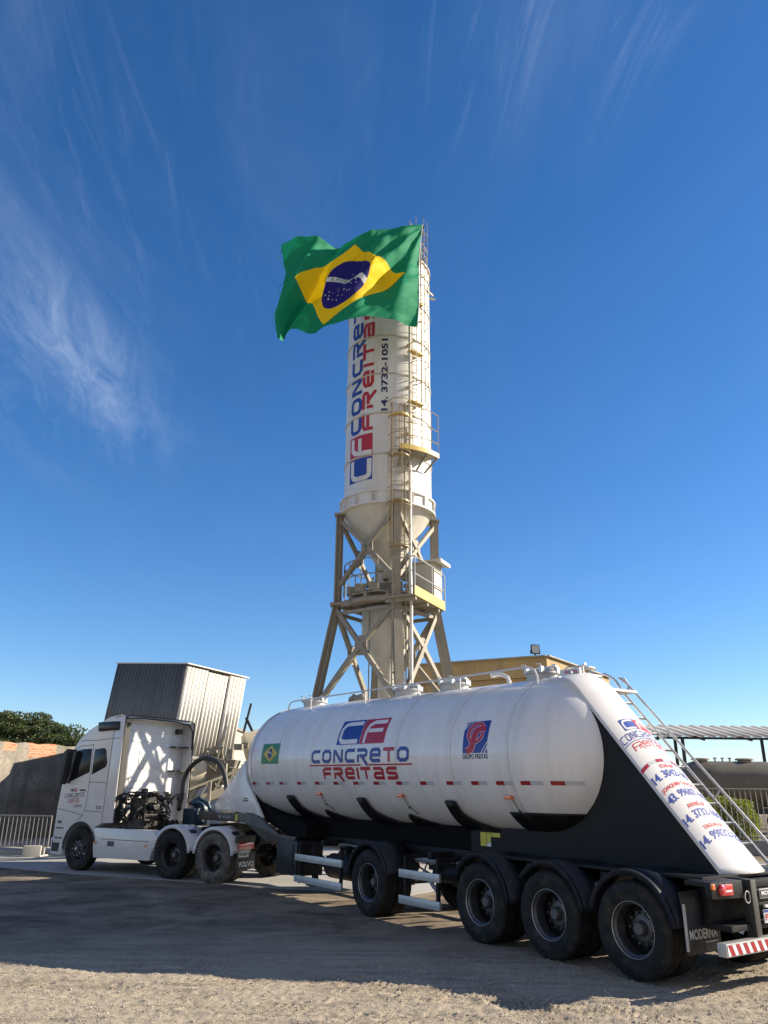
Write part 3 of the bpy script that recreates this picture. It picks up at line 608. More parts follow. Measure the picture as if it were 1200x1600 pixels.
mb=MB(); mb.tube([(3.0,.1,3.70),(3.05,.1,3.80),(3.18,.1,3.86),(3.38,.1,3.88)],.035,8); mb.lathe([(0,.0),(.05,0),(.05,.05),(0,.05)],10,o=(3.38,.1,3.88),ax=(1,0,0)); mb.build('breather_pipe','white',TR)
mb=MB(); mb.box(1.55,1.95,-.02,.02,3.70,3.80); mb.box(1.6,1.7,.02,.03,3.735,3.77,1); mb.box(1.75,1.85,.02,.03,3.735,3.77,1); mb.tube([(1.5,0,3.7),(1.5,0,3.82),(1.44,0,3.84)],.02,6,mi=0); mb.build('top_lamp','white lampr'.split(),TR)
# wheels and fenders
AX=[0,1.31,2.63,5.48]
for i,x in enumerate(AX):
    for s_ in (1,-1):
        make_wheel('wheel',s_,'plain',TR,(x,s_*(1.25-.14),RW),'rim')
        t_=TYRE['plain'].copy(); COL.objects.link(t_); t_.parent=TR; t_.location=(x,s_*(1.25-.45),RW); t_.name='inner_tyre'
    mb=MB(); mb.tube([(x,-1.0,RW),(x,1.0,RW)],.075,12); mb.box(x-.16,x+.16,-.55,-.35,.45,.72); mb.box(x-.16,x+.16,.35,.55,.45,.72)
    mb.tube([(x-.25,.4,.72),(x-.1,.42,.95)],.09,10); mb.tube([(x-.25,-.4,.72),(x-.1,-.42,.95)],.09,10); mb.build('axle','chassis',TR)
def fender(x,a0,a1,y0=.62,y1=1.27,r=.625,ext=None,mat_='navy',parent=TR,lip=.035):
    mb=MB(); pr=[(x+r*math.cos(R(a)),RW+r*math.sin(R(a))*1.02) for a in np.linspace(a0,a1,22)]
    if ext: pr=pr+ext
    n=len(pr)
    for s_ in (1,-1):
        ya,yb=s_*y0,s_*y1
        vs=[(a,ya,c) for a,c in pr]+[(a,yb-s_*.03,c) for a,c in pr]; fs=[(i,i+1,n+i+1,n+i) for i in range(n-1)]
        mb.add(vs,fs)
        # rolled outer lip
        q=[]
        for i,(a,c) in enumerate(pr):
            dxn,dzn=a-x,c-RW; l_=math.hypot(dxn,dzn) or 1; q.append((a-dxn/l_*.0,c-dzn/l_*.0,dxn/l_,dzn/l_))
        v2=[(a,yb-s_*.03,c) for a,c,_,_ in q]+[(a-e*.008,yb,c-f_*.008) for a,c,e,f_ in q]+[(a-e*(lip+.03),yb,c-f_*(lip+.03)) for a,c,e,f_ in q]
        mb.add(v2,[(k*n+i,k*n+i+1,(k+1)*n+i+1,(k+1)*n+i) for k in range(2) for i in range(n-1)])
        for k in (0.3,.62):   # stiffening ribs
            i=int(k*(n-1)); a,c=pr[i]
    return mb.build('fender',mat_,parent,solid=.008)
fender(0,12,172); fender(1.31,40,170); fender(2.63,40,176); fender(5.48,14,166)
# mud flaps
for s_ in (1,-1):
    mb=MB(); mb.prism([(s_*.60,.36),(s_*1.22,.36),(s_*1.22,.72),(s_*1.26,.98),(s_*.60,1.0)],-.70,-.685,plane='yz'); mf=mb.build('mud_flap','navy',TR,bevel=.002)
    mb=MB(); mb.box(-.712,-.702,s_*1.20,s_*1.24,.40,.86); mb.build('flap_edge','galv',TR)
fl=lambda u,v,off:(-.70-off,1.16-u,.40+v)
art('flap_lettering',[type_word('MODERNA',.0,.50,.10,.20,0,.02),polyshape([(.27,-.02),(.50,-.02),(.50,.055),(.27,.055)],1,0),polyshape([(.27,.06),(.50,.06),(.50,.07),(.27,.07)],0,0)],['alu','grey'],fl,mf,0,0)
# tail: lamp boards, posts, bumper, plate
for s_ in (1,-1):
    mb=MB(); mb.prism([(s_*.62,.92),(s_*1.2,.94),(s_*1.2,1.10),(s_*.62,1.10)],-1.06,-.98,plane='yz'); tb=mb.build('lamp_board','black',TR,bevel=.006)
    mb=MB(); mb.lathe([(0,.035),(.04,.032),(.058,.02),(.06,0)],20,o=(-1.06,s_*1.02,1.02),ax=(-1,0,0)); mb.box(-1.085,-1.06,min(s_*.84,s_*1.0),max(s_*.84,s_*1.0),.965,1.075); mb.build('tail_lamp','lampr',tb,bevel=.006)
    mb=MB(); mb.box(-1.093,-1.086,min(s_*.87,s_*.99),max(s_*.87,s_*.99),1.0,1.02); mb.build('reversing_lamp','lampc',tb)
    mb=MB(); mb.box(-1.08,-1.05,min(s_*1.15,s_*1.2),max(s_*1.15,s_*1.2),1.03,1.09); mb.build('side_marker','orange',tb,bevel=.008)
    mb=MB(); mb.box(-1.10,-.98,s_*.47-.05,s_*.47+.05,.50,1.10); mb.build('bumper_post','darksteel',TR,bevel=.006)
    mb=MB(); mb.box(-.98,-.72,s_*.9-.28,s_*.9+.28,1.05,1.10); mb.build('lamp_bracket','black',TR,bevel=.004)
mb=MB(); mb.box(-1.14,-1.03,-1.18,1.18,.40,.53); bu=mb.build('bumper','galv',TR,bevel=.012)
sh=[]; 
for i in range(17):
    u=i*.135; sh.append(polyshape([(u+.055,0),(u+.13,0),(u+.08,.10),(u+.005,.10)],0,1))
sh.append(polyshape([(0,0),(2.34,0),(2.34,.10),(0,.10)],1,0))
art('bumper_stripes',sh,['refl','whiteink'],lambda u,v,off:(-1.14-off,1.16-u,.415+v),bu,0,0)
mb=MB(); mb.box(-1.08,-1.0,-1.0,.42,1.02,1.10); mb.box(-1.06,-1.0,-.42,.42,.86,1.02); mb.box(-1.07,-1.0,-.45,.45,.83,.86); mb.box(-1.05,-.72,-.9,.9,.60,.66); mb.box(-.8,-.72,-.9,.9,.66,1.0); mb.build('tail_frame','chassis',TR,bevel=.005)
mb=MB(); mb.box(-1.095,-1.08,-.25,.36,.90,1.0); pl=mb.build('maker_board','alu',TR,bevel=.003)
art('maker_lettering',[polyshape([(.01,.01),(.60,.01),(.60,.09),(.01,.09)],1,0),type_word('MODERNA',.03,.42,.035,.078,0,.02,1)],['whiteink','darksteel'],lambda u,v,off:(-1.095-off,.36-u,.90+v),pl,0,0)
mb=MB(); mb.box(-1.115,-1.10,-.02,.36,.66,.79); pl=mb.build('number_plate','whiteink',TR,bevel=.003)
art('plate_lettering',[polyshape([(0.0,.105),(.38,.105),(.38,.13),(0,.13)],1,0),type_word('FIE5F67',.02,.36,.025,.095,0,.03,1)],['red','blue'],lambda u,v,off:(-1.115-off,.36-u,.66+v),pl,0,0)
mb=MB(); mb.box(-1.11,-1.08,-.02,.3,.81,.835); mb.build('plate_lamp','whiteink',TR,bevel=.003)
mb=MB(); mb.tube([(-1.08+.0*math.cos(a),.58+.05*math.cos(a),.93+.06*math.sin(a)) for a in np.linspace(0,2*PI,13)[:-1]],.008,6,closed=True); mb.build('tow_ring','galv',TR)
# side guards
for (xa,xb) in ((8.1,6.35),(4.6,3.55)):
    for z in (.74,.36):
        for s_ in (1,-1):
            mb=MB(); mb.box(xb,xa,min(s_*1.19,s_*1.225),max(s_*1.19,s_*1.225),z-.06,z+.06); mb.box(xb+.02,xa-.02,min(s_*1.226,s_*1.229),max(s_*1.226,s_*1.229),z-.008,z+.008); mb.build('side_guard','alu',TR,bevel=.004)
    for s_ in (1,-1):
        for x in (xa-.12,xb+.1): mb=MB(); mb.bar((x,s_*1.165,.28),(x,s_*1.165,.955),.05); mb.bar((x,s_*.5,.98),(x,s_*1.19,.98),.05); mb.build('guard_post','chassis',TR)
# boxes, landing gear, air tanks
mb=MB(); mb.box(8.15,9.0,.55,1.15,.38,1.02); mb.box(8.3,8.85,1.151,1.165,.5,.95); mb.build('tool_box','navy',TR,bevel=.02)
mb=MB(); mb.box(8.15,9.0,-1.15,-.55,.38,1.02); mb.build('tool_box','navy',TR,bevel=.02)
mb=MB(); mb.lathe([(0,0),(.2,.01),(.22,.05),(.22,.9),(.2,.94),(0,.95)],24,o=(6.5,.75,.62),ax=(1,0,0)); mb.build('air_tank','navy',TR)
mb=MB(); mb.lathe([(0,0),(.13,.01),(.15,.05),(.15,.6),(.13,.64),(0,.65)],20,o=(3.7,.6,.75),ax=(1,0,0)); mb.build('air_tank','chassis',TR)
for s_ in (1,-1):
    mb=MB(); mb.box(7.85,7.99,s_*.85-.07,s_*.85+.07,.42,1.0); mb.box(7.87,7.97,s_*.85-.05,s_*.85+.05,.26,.42); mb.box(7.78,8.06,s_*.85-.13,s_*.85+.13,.22,.26); mb.build('landing_leg','chassis',TR,bevel=.006)
    mb=MB(); mb.tube([(4.6,s_*.7,.75),(4.3,s_*.75,.55),(4.05,s_*.8,.45)],.035,6); mb.tube([(4.3,s_*.6,.9),(4.4,s_*.7,.6)],.05,8); mb.build('suspension_arm','galv',TR)
mb=MB()
for k in range(26):
    x=rng.uniform(3.2,8); y=rng.uniform(.3,.95); z=rng.uniform(.55,.95)
    if rng.random()<.5: mb.box(x,x+rng.uniform(.05,.25),y,y+rng.uniform(.05,.15),z,z+rng.uniform(.05,.2))
    else: mb.tube([(x,y,z),(x+.3,y+.05,z+.1),(x+.5,y,z-.1),(x+.9,y,z)],.015,6)
mb.build('pipework','chassis',TR)
mb=MB(); mb.tube([(.7,.9,.86),(1.3,.55,.9),(2.6,.55,.9),(5.4,.55,.9),(7.8,.5,.95)],.06,8); mb.build('discharge_pipe','galv',TR)

# ------------------------------------------------------------------ TRACTOR
TYAW=1.0145
TK=thing('truck_tractor','white high roof truck tractor parked ahead of the tank trailer','truck',(-3.1205,19.9298,0),TYAW+PI/2)
side=[(3.46,1.14),(3.44,3.72),(3.62,3.79),(4.05,3.74),(4.38,3.60),(4.80,3.42),(5.10,3.22),(5.28,3.02),(5.38,2.86),(5.50,2.45),(5.60,2.05),(5.66,1.5),(5.67,.80),(5.64,.62),(5.26,.62),(5.24,.74)]+[(4.62+.62*math.cos(R(a)),.52+.62*math.sin(R(a))) for a in (22,40,58,75,90,105,122,140)]+[(4.10,1.04)]
mb=MB(); body=[(x if x>3.5 else 3.80,z) for x,z in side]; mb.prism(body,-1.25,1.25); cab=mb.build('cab','white',TK,bevel=.05,seg=3)
# side air deflectors behind the cab and the roof lip
for s_ in (1,-1):
    mb=MB(); mb.prism([(3.81,1.14),(3.81,3.70),(3.42,3.76),(3.44,1.16)],s_*1.249,s_*1.20); mb.build('side_deflector','white',TK,bevel=.01)
mb=MB(); mb.prism([(3.82,3.745),(3.42,3.745),(3.42,3.70),(3.82,3.70)],-1.20,1.20); mb.build('roof_lip','white',TK,bevel=.008)
mb=MB()
mb.tube([(3.42,1.2,3.70),(3.42,.6,3.73),(3.42,-.6,3.72),(3.42,-1.05,3.66),(3.42,-1.2,3.5),(3.42,-1.22,3.0)],.02,6)
mb.box(3.43,3.79,1.02,1.19,1.15,3.60)
for z in np.arange(1.3,3.55,.05): mb.box(3.425,3.43,1.03,1.18,z,z+.02)
mb.build('air_intake','darksteel',TK)
# ribbed back wall
mb=MB(); mb.box(3.765,3.80,-1.0,1.0,1.2,3.62)
for z in (1.45,1.62,1.79,1.96,2.13): mb.box(3.752,3.765,.0,.62,z,z+.1)
mb.box(3.75,3.765,-.45,.35,2.45,2.95); mb.box(3.752,3.765,-.8,.85,3.15,3.2); mb.box(3.752,3.765,-.8,.85,3.4,3.43); mb.build('back_wall','white',TK,bevel=.006)
mb=MB()
for z in (3.05,2.42,1.80): mb.box(3.50,3.76,-1.19,-.72,z,z+.035)
mb.box(3.6,3.76,-1.0,-.86,3.42,3.56); mb.build('deflector_stay','darksteel',TK)
# front face: windscreen, grille, bumper
mb=MB(); mb.add([(5.372,-1.08,2.88),(5.372,1.08,2.88),(5.625,1.16,1.98),(5.625,-1.16,1.98)],[(0,1,2,3)]); mb.build('windscreen','glass',TK,solid=.02)
mb=MB(); mb.box(5.66,5.69,-.85,.85,.95,1.75); mb.build('grille','darksteel',TK,bevel=.01)
mb=MB(); mb.prism([(5.72,.34),(5.74,.75),(5.30,.75),(5.22,.34)],-1.24,1.24); mb.build('bumper','white',TK,bevel=.03)
mb=MB(); mb.prism([(5.68,.42),(5.68,.70),(5.36,.72),(5.40,.42)],1.2405,1.245); mb.build('bumper_inset','darksteel',TK)
Y=1.2505
def seam(name,pts,t=.014,m='seam',closed=False,y=Y):
    vs,fs=ribbon(pts,t,closed); mb=MB(); mb.add([(a,y,b_) for a,b_ in vs]+[(a,y+.003,b_) for a,b_ in vs],fs+[tuple(i+len(vs) for i in f) for f in fs]); return mb.build(name,m,cab,smooth=0)
seam('door_seam',[(5.40,2.10),(5.24,2.94),(5.05,3.02),(4.52,3.05),(4.50,2.3),(4.52,1.55),(4.62,1.28),(4.80,1.18)])
seam('door_seam',[(5.62,1.45),(5.35,1.42),(4.9,1.36),(4.58,1.30)])
seam('panel_seam',[(5.05,3.16),(4.4,3.16),(3.9,3.19),(3.5,3.20)]); seam('panel_seam',[(3.78,3.60),(3.80,3.0),(3.84,1.10)]); seam('panel_seam',[(4.52,2.12),(3.84,2.10)]); seam('panel_seam',[(4.54,1.42),(3.86,1.40)])
def pane(name,pts,m='glass'):
    mb=MB(); mb.prism(pts,Y-.002,Y+.006); return mb.build(name,m,cab,bevel=.002)
pane('door_window',[(5.36,2.10),(5.21,2.88),(4.95,2.94),(4.57,2.95),(4.55,2.36)]); pane('quarter_window',[(4.45,2.93),(4.08,2.96),(4.00,2.90),(3.90,2.58),(3.95,2.48),(4.45,2.30)])
for a,b_ in (((5.30,2.12),(5.15,2.88)),): seam('window_trim',[a,b_],.03,'grey',y=Y+.006)
mb=MB(); mb.prism([(4.40,3.62),(3.60,3.62),(3.58,3.40),(4.36,3.38)],1.245,1.30); mb.build('sun_panel','glass',TK,bevel=.02)
sh=emblem(.20,.20,.26,.10,.02,0,1,2,0)+block_word('CONCReTO',0,.78,.05,.17,[0]*8,t=.16)+block_word('FReITaS',.14,.62,-.09,.03,[1]*7,t=.18)+[type_word('14. 3732-1051',.42,.72,-.20,-.14,0,.01)]
art('door_lettering',sh,['navyink','red','white'],lambda u,v,off:(5.42-u,Y+off,1.66+v*.95+u*.06),cab,0,0)
art('side_badge',[type_word('FH 540',0,.20,0,.045,0,.02),polyshape([(0,-.03),(.22,-.03),(.22,-.015),(0,-.015)],0,0)],['grey'],lambda u,v,off:(4.12-u,Y+off,1.50+v),cab,0,0)
mb=MB(); mb.tube(spl([(3.40,1.235,1.2),(3.40,1.235,3.5),(3.41,1.19,3.72),(3.41,.9,3.775),(3.41,-.9,3.775),(3.41,-1.19,3.72),(3.40,-1.235,3.5),(3.40,-1.235,1.6)],4),.016,6); mb.build('edge_trim','darksteel',cab)
mb=MB(); mb.box(4.62,4.82,Y+.004,Y+.03,1.90,1.935); mb.build('door_handle','darksteel',cab,bevel=.006)
for z in (.78,1.02): mb=MB(); mb.box(5.30,5.60,1.16,1.262,z-.05,z-.02); mb.build('step_edge','grey',cab)
mb=MB(); mb.box(5.40,5.55,Y,Y+.01,1.10,1.16); mb.build('front_badge','grey',cab,bevel=.003)
for s_ in (1,-1):
    mb=MB(); mb.prism([(5.26,2.95),(5.38,2.88),(5.46,2.5),(5.44,2.14),(5.36,2.05),(5.30,2.2),(5.22,2.85)],s_*1.30,s_*1.50); mb.bar((5.2,s_*1.22,2.90),(5.28,s_*1.4,2.92),.06); mb.bar((5.3,s_*1.22,2.10),(5.36,s_*1.4,2.14),.06); mb.build('mirror','darksteel',TK,bevel=.02)
# wheel arch trim, step, skirt
mb=MB(); a_=[(4.62+.60*math.cos(R(a)),.54+.60*math.sin(R(a))) for a in np.linspace(-5,165,20)]; vs,fs=ribbon(a_,.05); 
for s_ in (1,-1): mb.add([(x,s_*1.24,z) for x,z in vs]+[(x,s_*1.255,z) for x,z in vs],fs+[tuple(i+len(vs) for i in f) for f in fs]+[(i,i+1,len(vs)+i+1,len(vs)+i) for i in range(len(a_)-1)])
mb.build('arch_trim','darksteel',TK)
mb=MB(); mb.prism([(4.14,1.03),(1.98,1.03),(1.86,.90),(1.90,.70),(2.03,.36),(4.02,.34),(4.06,.5)],1.0,1.235); mb.prism([(4.14,1.03),(1.98,1.03),(1.86,.90),(1.90,.70),(2.03,.36),(4.02,.34),(4.06,.5)],-1.235,-1.0); sk=mb.build('side_skirt','white',TK,bevel=.015)
mb=MB(); mb.box(2.1,3.8,1.2355,1.2385,.77,.785); mb.box(3.3,3.55,1.236,1.239,.62,.74,0); mb.build('skirt_seam','seam',sk)
for x in (3.98,2.18): mb=MB(); mb.box(x-.035,x+.035,1.236,1.248,.66,.72); mb.build('side_marker','orange',sk,bevel=.004)
mb=MB(); mb.box(1.7,4.3,-.95,.95,.45,.7); mb.build('fuel_tank','chassis',TK,bevel=.05)
mb=MB()
for s_ in (1,-1): mb.box(-.7,4.6,s_*.42-.04,s_*.42+.04,.78,1.02)
for x in (-.65,.66,1.9): mb.box(x-.05,x+.05,-.42,.42,.80,1.0)
mb.build('chassis_rail','chassis',TK)
mb=MB(); mb.lathe([(.12,.0),(.48,0),(.50,.05),(.12,.05)],28,o=(.67,0,1.12)); mb.box(.2,1.1,-.5,.5,1.02,1.12); mb.build('fifth_wheel','engine',TK)
for i,x in enumerate((0,1.33)):
    for s_ in (1,-1):
        make_wheel('wheel',s_,'drive',TK,(x,s_*(1.25-.14),RW),'rimdark',dusty=(i==0))
        t_=TYRE['driveD'].copy(); COL.objects.link(t_); t_.parent=TK; t_.location=(x,s_*(1.25-.46),RW); t_.name='inner_tyre'
for s_ in (1,-1): make_wheel('wheel',s_,'plain',TK,(4.62,s_*(1.25-.14),RW),'rimdark',front=True)
mb=MB(); 
for x in (0,1.33,4.62): mb.tube([(x,-1,RW),(x,1,RW)],.08,10)
mb.build('axle','chassis',TK)
def tfender(x):
    mb=MB(); pr=[(x+.62*math.cos(R(a)),RW+.03+.62*math.sin(R(a))) for a in np.linspace(8,172,20)]; n=len(pr)
    for s_ in (1,-1):
        mb.add([(a,s_*.66,c) for a,c in pr]+[(a,s_*1.25,c) for a,c in pr],[(i,i+1,n+i+1,n+i) for i in range(n-1)])
        vs,fs=ribbon([(x+.585*math.cos(R(a)),RW+.03+.585*math.sin(R(a))) for a in np.linspace(4,176,22)],.075); mb.add([(a,s_*1.252,c) for a,c in vs],fs)
        for a in (62,78,102,118):
            c=Vector((x+.628*math.cos(R(a)),s_*.95,RW+.03+.628*math.sin(R(a)))); 
    o=mb.build('fender','white',TK,solid=.012)
    mb=MB()
    for a in (50,130):
        c=(x+.64*math.cos(R(a)),.98,RW+.03+.64*math.sin(R(a))); tg=Vector((-math.sin(R(a)),0,math.cos(R(a)))); rd=Vector((math.cos(R(a)),0,math.sin(R(a)))); mb.obox(c,tg*.05,(0,.10,0),rd*.012)
    mb.build('fender_bracket','darksteel',o)
tfender(0); tfender(1.33)
for s_ in (1,-1):
    mb=MB(); mb.box(-.70,-.62,min(s_*.62,s_*1.22),max(s_*.62,s_*1.22),.86,1.0); tl=mb.build('tail_lamp_housing','darksteel',TK,bevel=.008)
    mb=MB(); mb.box(-.72,-.70,min(s_*.68,s_*1.18),max(s_*.68,s_*1.18),.72,.86); mb.build('tail_lamp','lampr',TK,bevel=.008)
    mb=MB(); mb.box(-.70,-.685,min(s_*.60,s_*1.22),max(s_*.60,s_*1.22),.30,.66); mf=mb.build('mud_flap','darksteel',TK,bevel=.002)
    if s_==1:
        art('flap_lettering',[type_word('VOLVO',.03,.54,.06,.17,0,.02)],['whiteink'],lambda u,v,off:(-.70-off,1.19-u,.30+v),mf,0,0)
        mb=MB(); mb.box(-.72,-.705,.85,1.18,.56,.68); np_=mb.build('number_plate','refw',TK,bevel=.002)
        art('plate_lettering',[type_word('FSD2B31',.02,.30,.02,.09,0,.02)],['darksteel'],lambda u,v,off:(-.72-off,1.18-u,.57+v),np_,0,0)
# blower engine and pump behind the cab
mb=MB(); mb.box(2.55,3.35,.2,1.0,1.05,1.22); mb.box(2.7,3.25,.35,.9,1.22,1.75); mb.lathe([(0,0),(.16,0),(.19,.03),(.19,.09),(.165,.10),(.165,.20),(.19,.21),(.19,.27),(.16,.30),(0,.3)],24,o=(2.95,.62,1.5),ax=(0,1,0)); 
for y_ in (.3,1.0): mb.tube([(2.6,y_,1.1),(2.6,y_,1.82),(2.66,y_,1.88),(3.24,y_,1.88),(3.3,y_,1.82),(3.3,y_,1.1)],.022,6)
for z_ in (1.35,1.88): mb.tube([(2.6,.3,z_),(2.6,1.0,z_)],.02,6)
mb.lathe([(0,0),(.11,0),(.13,.02),(.13,.05),(.05,.06),(.05,.1),(0,.1)],20,o=(2.9,.93,1.32),ax=(0,1,0)); mb.lathe([(0,0),(.07,0),(.085,.02),(.085,.22),(0,.23)],16,o=(3.12,.6,1.75)); mb.lathe([(0,0),(.09,0),(.1,.02),(.1,.26),(0,.27)],16,o=(2.72,.75,1.55),ax=(-1,0,.1))
for k in range(110):
    x,y,z=rng.uniform(2.35,3.6),rng.uniform(-.1,1.08),rng.uniform(1.0,1.9)
    if k%3: mb.tube([(x,y,z),(x+rng.uniform(-.2,.2),y+rng.uniform(-.1,.1),z+rng.uniform(-.2,.2)),(x+rng.uniform(-.3,.3),y+rng.uniform(-.2,.2),z+rng.uniform(-.3,.1))],rng.uniform(.012,.035),6)
    else: mb.lathe([(0,0),(.06,0),(.07,.03),(.05,.09),(0,.1)],10,o=(x,y,z),ax=rng.normal(size=3).tolist())
mb.build('blower_engine','engine',TK)
mb=MB(); mb.lathe([(0,0),(.2,.02),(.24,.08),(.24,.38),(.18,.46),(0,.48)],20,o=(2.15,-.75,1.42),ax=(.2,1,.1)); mb.box(2.0,2.4,-.6,-.1,1.1,1.5); mb.tube([(2.3,-.2,1.6),(2.1,-.3,1.75),(1.9,-.45,1.65),(1.8,-.5,1.4)],.05,8); mb.lathe([(0,0),(.09,0),(.11,.03),(.09,.12),(0,.13)],14,o=(2.1,-.25,1.62),ax=(0,.8,.5)); mb.build('blower_pump','bluem',TK,bevel=.01)
mb=MB(); mb.lathe([(0,0),(.1,0),(.1,.18),(.08,.24),(0,.24)],16,o=(1.75,-.55,1.45),ax=(-.9,.3,.1)); mb.build('pump_filter','alu',TK)
mb=MB()
hp=[(2.55,-.1,1.55),(2.5,-.1,1.85),(2.49,-.1,2.15),(2.36,-.1,2.42),(2.14,-.1,2.61),(1.9,-.1,2.71),(1.68,-.1,2.72),(1.42,-.1,2.66),(1.2,-.1,2.52),(1.05,-.1,2.3),(.97,-.1,2.05),(.94,-.1,1.8),(.94,-.1,1.5)]
mb.tube(spl(hp),.062,14); mb.build('air_hose','hose',TK)
mb=MB(); mb.tube([(2.40,.05,1.5),(2.36,.05,2.0),(2.3,.05,2.35)],.03,8); mb.tube([(3.7,-.9,1.1),(3.6,-.6,1.3),(3.4,-.2,1.2),(2.8,-.1,1.1)],.02,6); mb.build('air_line','hose',TK)
for k in range(5):
    pass

# ------------------------------------------------------------------ SILO TOWER (built in its own frame at its foot)
K_=1.0; SX,SY=.12*K_,24*K_
def zs(z): return 2.0057+(z-2.0057)*K_
SI=thing('cement_silo','tall white cylindrical silo on braced steel legs with lettering, cages and platforms','silo',(SX,SY,0),0)
RS=1.46*K_
def spt(a,z,r): return (r*math.sin(R(a)),-r*math.cos(R(a)),z)   # angle 0 faces the camera side, positive to the right
zT,zB=zs(20.0),zs(10.6)
mb=MB(); mb.lathe([(RS,zB),(RS,zT),(RS*.97,zT+.03),(RS*.5,zT+.38),(.25,zT+.55),(0,zT+.56)],96); cyl=mb.build('silo_shell','silo',SI)
mb=MB()
for z in (16.55,15.08,13.62,12.16,18.0,19.4): 
    z=zs(z); mb.lathe([(RS,z-.028),(RS+.03,z-.024),(RS+.03,z+.024),(RS,z+.028)],96)
mb.lathe([(RS,zs(19.95)),(RS+.05,zs(19.95)),(RS+.05,zs(20.02)),(RS*.95,zs(20.03))],96); mb.build('stiffening_ring','rust',cyl)
mb=MB(); r1=RS+.07; mb.lathe([(RS,zs(10.92)),(r1+.07,zs(10.90)),(r1+.07,zs(10.85)),(r1,zs(10.84)),(r1,zs(10.52)),(r1+.07,zs(10.50)),(r1+.07,zs(10.45)),(RS*.95,zs(10.45))],96)
for k in range(16):
    a=k*22.5+6
    for da in (-2.2,0,2.2): q=Vector(spt(a+da,zs(10.68),r1+.03)); n_=Vector(spt(a+da,0,1)); mb.obox(q,n_*.035,Vector((0,0,.15)),n_.cross(Vector((0,0,1)))*.01)
mb.build('support_ring','rust silo'.split()[1],SI)
mb=MB(); mb.lathe([(RS*.99,zs(10.46)),(RS*.97,zs(10.40)),(.30,zs(8.75)),(.28,zs(8.1))],64); mb.build('discharge_cone','cone',SI)
# lettering running up the shell
def smapf(z0,a0): return lambda u,v,off:spt(a0-math.degrees(v/RS),z0+u,RS+off)
w1=zs(12.93)-zs(11.30)
def A(d): return R(d)*RS
sh=emblem(0,0,w1,A(38),.0,0,1,2,0); art('silo_emblem',sh,['blue','red','silo'],smapf(zs(11.30),-20.5),cyl,.4,.06,off=.008)
c0=zs(13.02)
sh=block_word('CONCReTO',0,(zs(18.75)-c0),A(17.5),A(37.5),[0]*8,t=.25)+block_word('FReITaS',.02,(zs(17.95)-c0),0,A(16),[1]*7,t=.28)
art('silo_lettering',sh,['blue','red'],smapf(c0,-20.5),cyl,.4,.05,off=.008)
art('silo_phone',[type_word('14. 3732-1051',0,zs(16.42)-zs(13.69),0,A(8.6),0,.03)],['navyink'],smapf(zs(13.69),-1.5),cyl,.4,.04,off=.008)
# legs: vertical tier then splayed tier
LA=[10,100,190,280]; ru=1.58*K_; zt=zs(10.42); zm=zs(7.45)
def lp(a,z): 
    r=ru if z>=zm else ru+.19*(zm-z); return Vector(spt(a,z,r))
def legbar(mb,a,b,w,ang):
    n_=Vector(spt(ang,0,1)); t_=n_.cross(Vector((0,0,1))); d=(b-a).normalized(); t_=d.cross(n_).normalized(); q=t_.cross(d).normalized(); L=(b-a).length/2; c=(a+b)/2
    mb.obox(c,d*L,t_*w/2,q*.012); mb.obox(c+q*w/2,d*L,t_*w/2,q*.008); mb.obox(c-q*w/2,d*L,t_*w/2,q*.008); mb.obox(c,d*L,t_*.008,q*w/2)
    mb.obox(c+t_*w*.45,d*L,t_*.01,q*w*.5)
for a in LA:
    w=.20
    mb=MB(); legbar(mb,lp(a,zt),lp(a,zm),.22,a); legbar(mb,lp(a,zm-.001),lp(a,0),.26,a)
    mb.obox(lp(a,zt)+Vector((0,0,.03)),(.17,0,0),(0,.17,0),(0,0,.03)); mb.obox(lp(a,zm),(.22,0,0),(0,.22,0),(0,0,.04)); mb.obox(lp(a,0)+Vector((0,0,.02)),(.3,0,0),(0,.3,0),(0,0,.02)); mb.build('leg','tower',SI)
for i in range(4):
    a,b_=LA[i],LA[(i+1)%4]
    for (z1,z0,gz,w) in ((zt-.15,zs(8.0),zs(9.2),.12),(zm-.15,zs(4.2),zs(6.05),.14)):
        A1,B1,A0,B0=lp(a,z1),lp(b_,z1),lp(a,z0),lp(b_,z0)
        g=(A1+B1+A0+B0)/4; g.z=gz; nrm=(B1-A1).cross(Vector((0,0,1))).normalized()
        for P_ in (A1,B1,A0,B0):
            mb=MB(); mb.bar(P_+nrm*.0,g,w,w*.9,up=nrm); mb.build('brace','tower',SI)
        t_=(B1-A1).normalized(); mb=MB(); mb.prism([(-.22,-.2),(-.08,-.3),(.08,-.3),(.22,-.2),(.22,.12),(.08,.3),(-.08,.3),(-.22,.12)],-.012,.012)
        go_=mb.build('gusset','tower',SI); go_.location=g; go_.rotation_euler=(0,0,math.atan2(t_.y,t_.x))
    if True:
        A1,B1=lp(a,zm),lp(b_,zm); mb=MB(); mb.bar(A1,B1,.16,.16); mb.bar(A1+Vector((0,0,-.28)),B1+Vector((0,0,-.28)),.10,.10); mb.build('tie_beam','tower',SI)
        A1,B1=lp(a,zs(1.4)),lp(b_,zs(1.4)); mb=MB(); mb.bar(A1,B1,.12); mb.build('tie_beam','tower',SI)
